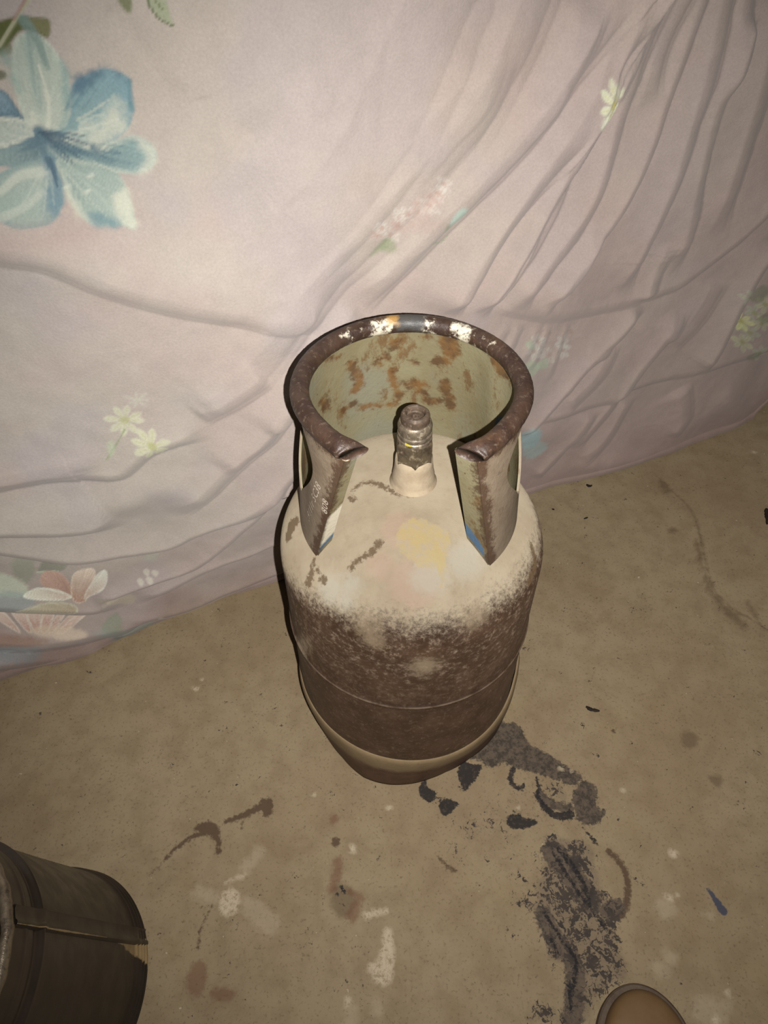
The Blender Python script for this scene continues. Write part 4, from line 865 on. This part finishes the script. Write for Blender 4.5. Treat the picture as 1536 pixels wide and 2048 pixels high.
# ================================================================== THE DARK TIN, lower left
tin = thing('metal_tin', 'battered dark brown metal tin with ribbed sides and worn silver rim, at lower left corner', 'tin', (-.437, -.397, 0))
TR, TH_ = .112, .350; EL = 1.20
def mat_tin():
    m = NT('dark_tin_paint', .42, .45)
    c = m.mix(m.ramp(m.noise(22, 4, .6), .35, .68), TIN_A, TIN_B)
    c = patch(m, c, 'bare', m.mix(m.noise(90, 4), A(150, 128, 92), A(120, 98, 66)), .006, .0012, 120, .95)
    m.col(c); m.rough(m.ramp(m.noise(40, 4), .3, .7, .28, .42)); m.bump(m.noise(60, 3), .0006, .3)
    return m.m
TIN_A, TIN_B = A(35, 29, 23), A(42, 34, 29)
TM = mat_tin(); TS = mat_noise('worn_tin_rim', A(120, 108, 90), A(92, 80, 66), 90, .32, .6, .55, .0008, A(60, 48, 40), 130)
shx, shy = -.011/.35, -.050/.35                              # the walls lean: the tin is out of true
TAP = .010/.35
def tin_p(r_, a, z): r_ = r_-TAP*z; return np.array([r_*np.cos(a)+shx*z, EL*r_*np.sin(a)+shy*z, z])
zs = np.concatenate([np.linspace(0, .045, 60), np.linspace(.046, .275, 50), np.linspace(.276, .340, 60)])
def tin_r(z):
    r_ = TR+0*z
    for z0, h, w_ in ((.008, .0030, .0026), (.017, .0028, .0026), (.026, .0026, .0026), (.038, .0022, .003), (.286, .0036, .0045), (.296, -.0010, .004), (.315, .0008, .004)): r_ = r_+h*np.exp(-((z-z0)/w_)**2)
    return r_+.0012*np.exp(-(z/.003)**2)
NTa = 240; ta = np.linspace(0, 2*math.pi, NTa, endpoint=False)
Zt, At = np.meshgrid(zs, ta, indexing='ij'); Rt_ = tin_r(Zt)-.003*np.exp(-((At-.9)/.35)**2)*np.exp(-((Zt-.15)/.07)**2)
Rt_ = Rt_-TAP*Zt; TV = np.stack([Rt_*np.cos(At)+shx*Zt, EL*Rt_*np.sin(At)+shy*Zt, Zt], -1).reshape(-1, 3)
Ft = grid_faces(len(zs), NTa, True).tolist(); Ft.append(list(range(NTa))[::-1])
tb = obj('tin_wall', TV, Ft, TM, tin)
SEAM = math.radians(25.5)
bare = np.full(len(TV), -.05); sa_ = ((At-SEAM+math.pi) % (2*math.pi)-math.pi).ravel()*TR; zf = Zt.ravel()
bare = np.minimum(-sa_-.004, .008+sa_+(.10-zf)*.20)
attr(tb, 'bare', bare)
# folded side seam, its own strip
Vs = []; zz_ = np.linspace(.004, .338, 40); prof_s = [(-.0095, -.0005), (-.0080, .0028), (-.0055, .0030), (-.0035, .0014), (.0045, .0014), (.0065, .0028), (.0085, -.0005)]
for z in zz_:
    for du, dr in prof_s: Vs.append(tin_p(TR+.0006+max(0., float(tin_r(np.array(z)))-TR)*.5+dr, SEAM+du/TR, z))
sm = obj('side_seam', np.array(Vs), grid_faces(40, 7), TM, tin); sm.data.set_sharp_from_angle(angle=math.radians(50))
attr(sm, 'bare', np.tile([-.016, .0075, -.020, -.05, -.03, -.006, -.012], 40)+np.repeat(-.007*np.abs(zz_-.24)/.1, 7))  # highlight along the seam edge, painted in through the bare-metal mask
# rolled top rim with a sunken lid
prf = [(r0, z0+.05) for r0, z0 in [(TR-.012, .286), (TR-.0075, .2865), (TR-.0062, .296), (TR-.0045, .3000), (TR-.001, .3012), (TR+.0022, .2995), (TR+.0030, .2955), (TR+.0022, .2905), (TR+.0006, .2885)]]
Vr = []; 
for r_, z in prf:
    for a in ta: Vr.append(tin_p(r_+.0004*math.sin(a*23)+.0003*math.sin(a*41), a, z))
tr = obj('rolled_tin_rim', np.array(Vr), grid_faces(len(prf), NTa, True)[:, ::-1], TS, tin); tr['label'] = 'worn silvery rolled rim'
Vl = []; lid_prof = [(TR-.0105, .2875), (TR-.013, .2850), (.080, .2845), (.076, .2862), (.070, .2862), (.066, .2845), (.0005, .2845)]
for r_, z in lid_prof:
    for a in ta[::4]: Vl.append(tin_p(r_, a, z+.05))
obj('lid', np.array(Vl), grid_faces(len(lid_prof), 60, True), TS, tin)

# ================================================================== THE SLIPPER TOE, lower right
sl = thing('slipper', 'rounded tan slipper toe with a darker brown edge, at the bottom edge right of centre', 'slipper', (.262, -.520, 0))
def outline(y, wmax=.0545, Ltop=.125):                 # half width at distance y from the tip
    return None
tipy = .1255
def sole_pts(grow, n=60):
    """closed outline of a shoe, tip towards +y, about the thing's origin"""
    pts = []
    ctrl = [(0, tipy), (.026, tipy-.008), (.046, tipy-.030), (.056, tipy-.062), (.055, tipy-.10), (.046, tipy-.15), (.040, tipy-.20), (.036, tipy-.235), (.020, tipy-.262), (0, tipy-.268)]
    full = ctrl+[(-x, y) for x, y in ctrl[-2:0:-1]]
    P = spline(full, 5, True); c_ = P.mean(0); dv = np.roll(P, -1, 0)-np.roll(P, 1, 0); nrm = np.stack([dv[:, 1], -dv[:, 0]], 1); nrm /= np.linalg.norm(nrm, axis=1)[:, None]
    if ((P-c_)*nrm).sum() < 0: nrm = -nrm
    return P+nrm*grow
SOLE = mat_noise('brown_sole', A(80, 66, 52), A(68, 54, 42), 60, .6, .3, 0, .0006); UP_ = mat_noise('tan_upper', A(106, 84, 55), A(98, 74, 48), 14, .65, .25, 0, .0005)
def stack(name, layers, mat, parent, cap0=True, cap1=True, cut=None):
    n = len(layers[0][0]); Vt = []; 
    for P, z in layers:
        for i, p in enumerate(P): Vt.append((p[0], p[1], z if np.isscalar(z) else z[i]))
    F = grid_faces(len(layers), n, True).tolist()
    if cap0: F.append(list(range(n))[::-1])
    if cap1: F.append([(len(layers)-1)*n+i for i in range(n)])
    return obj(name, Vt, F, mat, parent)
so_ = stack('sole', [(sole_pts(-.002), 0), (sole_pts(.0005), .002), (sole_pts(.001), .012), (sole_pts(.0005), .0165), (sole_pts(-.0015), .0180), (sole_pts(-.010), .0175)], SOLE, sl)
so_.data.set_sharp_from_angle(angle=math.radians(40))
# closed toe: low dome over the sole, open towards the heel
ly = []
for g, hh in ((-.0065, .0), (-.0065, .006), (-.0075, .012), (-.010, .018), (-.0145, .0215), (-.021, .0235), (-.029, .0245), (-.037, .0250)):
    P = sole_pts(g) if g > -.03 else sole_pts(-.029)*1.0; 
    if g < -.029: P = P+(np.array([0, tipy-.10])-P)*(.25 if g > -.033 else .55)
    back = sstep(tipy-.19, tipy-.13, P[:, 1]); z = .0172+hh*(.25+.75*back)
    ly.append((P, z))
stack('upper', ly, UP_, sl, False, True)

# ================================================================== SCRAPS ON THE FLOOR
CH = mat_noise('charred_scrap', A(34, 28, 24), A(48, 40, 34), 150, .8, .2)
def scrap(pts, wd, h, label, seed=0):
    P = np.array([fl(*p, .003) for p in pts]); L = spline(P, 5); c = L.mean(0); r = np.random.default_rng(seed); n = len(L); V_ = []; nseg = 7
    T = np.gradient(L, axis=0); T /= np.linalg.norm(T, axis=1)[:, None]
    for i in range(n):
        wv = wd*math.sin(math.pi*(.12+.80*i/(n-1)))*r.uniform(.75, 1.2); sdv = np.array([T[i][1], -T[i][0], 0])
        for k in range(nseg):
            a = 2*math.pi*k/nseg; V_.append(L[i]-c+sdv*wv*math.cos(a)+np.array([0, 0, h*.5*(1+math.sin(a))*r.uniform(.8, 1.1)]))
    V_ = np.array(V_); V_[:, 2] -= V_[:, 2].min(); F = grid_faces(n, nseg, True).tolist(); F.append(list(range(nseg))[::-1]); F.append([(n-1)*nseg+k for k in range(nseg)])
    bm2 = bmesh.new(); o = obj('debris_scrap', V_, F, CH); bm2.from_mesh(o.data); bmesh.ops.recalc_face_normals(bm2, faces=bm2.faces); bm2.to_mesh(o.data); bm2.free()
    o.location = (c[0], c[1], .0012); tag(o, label, 'scrap', 'dark scraps on the floor'); return o
scrap([(1172, 1413), (1182, 1419), (1199, 1422)], .0032, .004, 'thin black sliver of debris lying on the floor right of the cylinder', 1)
scrap([(1173, 969), (1178, 972), (1184, 971)], .0032, .004, 'small black crumb on the floor just below the hem of the sheet', 2)
scrap([(1168, 1037), (1176, 1034)], .0018, .002, 'tiny dark splinter on the bare floor below the crumb by the hem', 3)
scrap([(1532, 1020), (1537, 1034), (1534, 1048)], .007, .008, 'dark lump of debris at the right edge of the photo', 4)
scrap([(1104, 1017), (1109, 1019)], .0020, .002, 'tiny black speck on the floor beside the cylinder shoulder', 5)
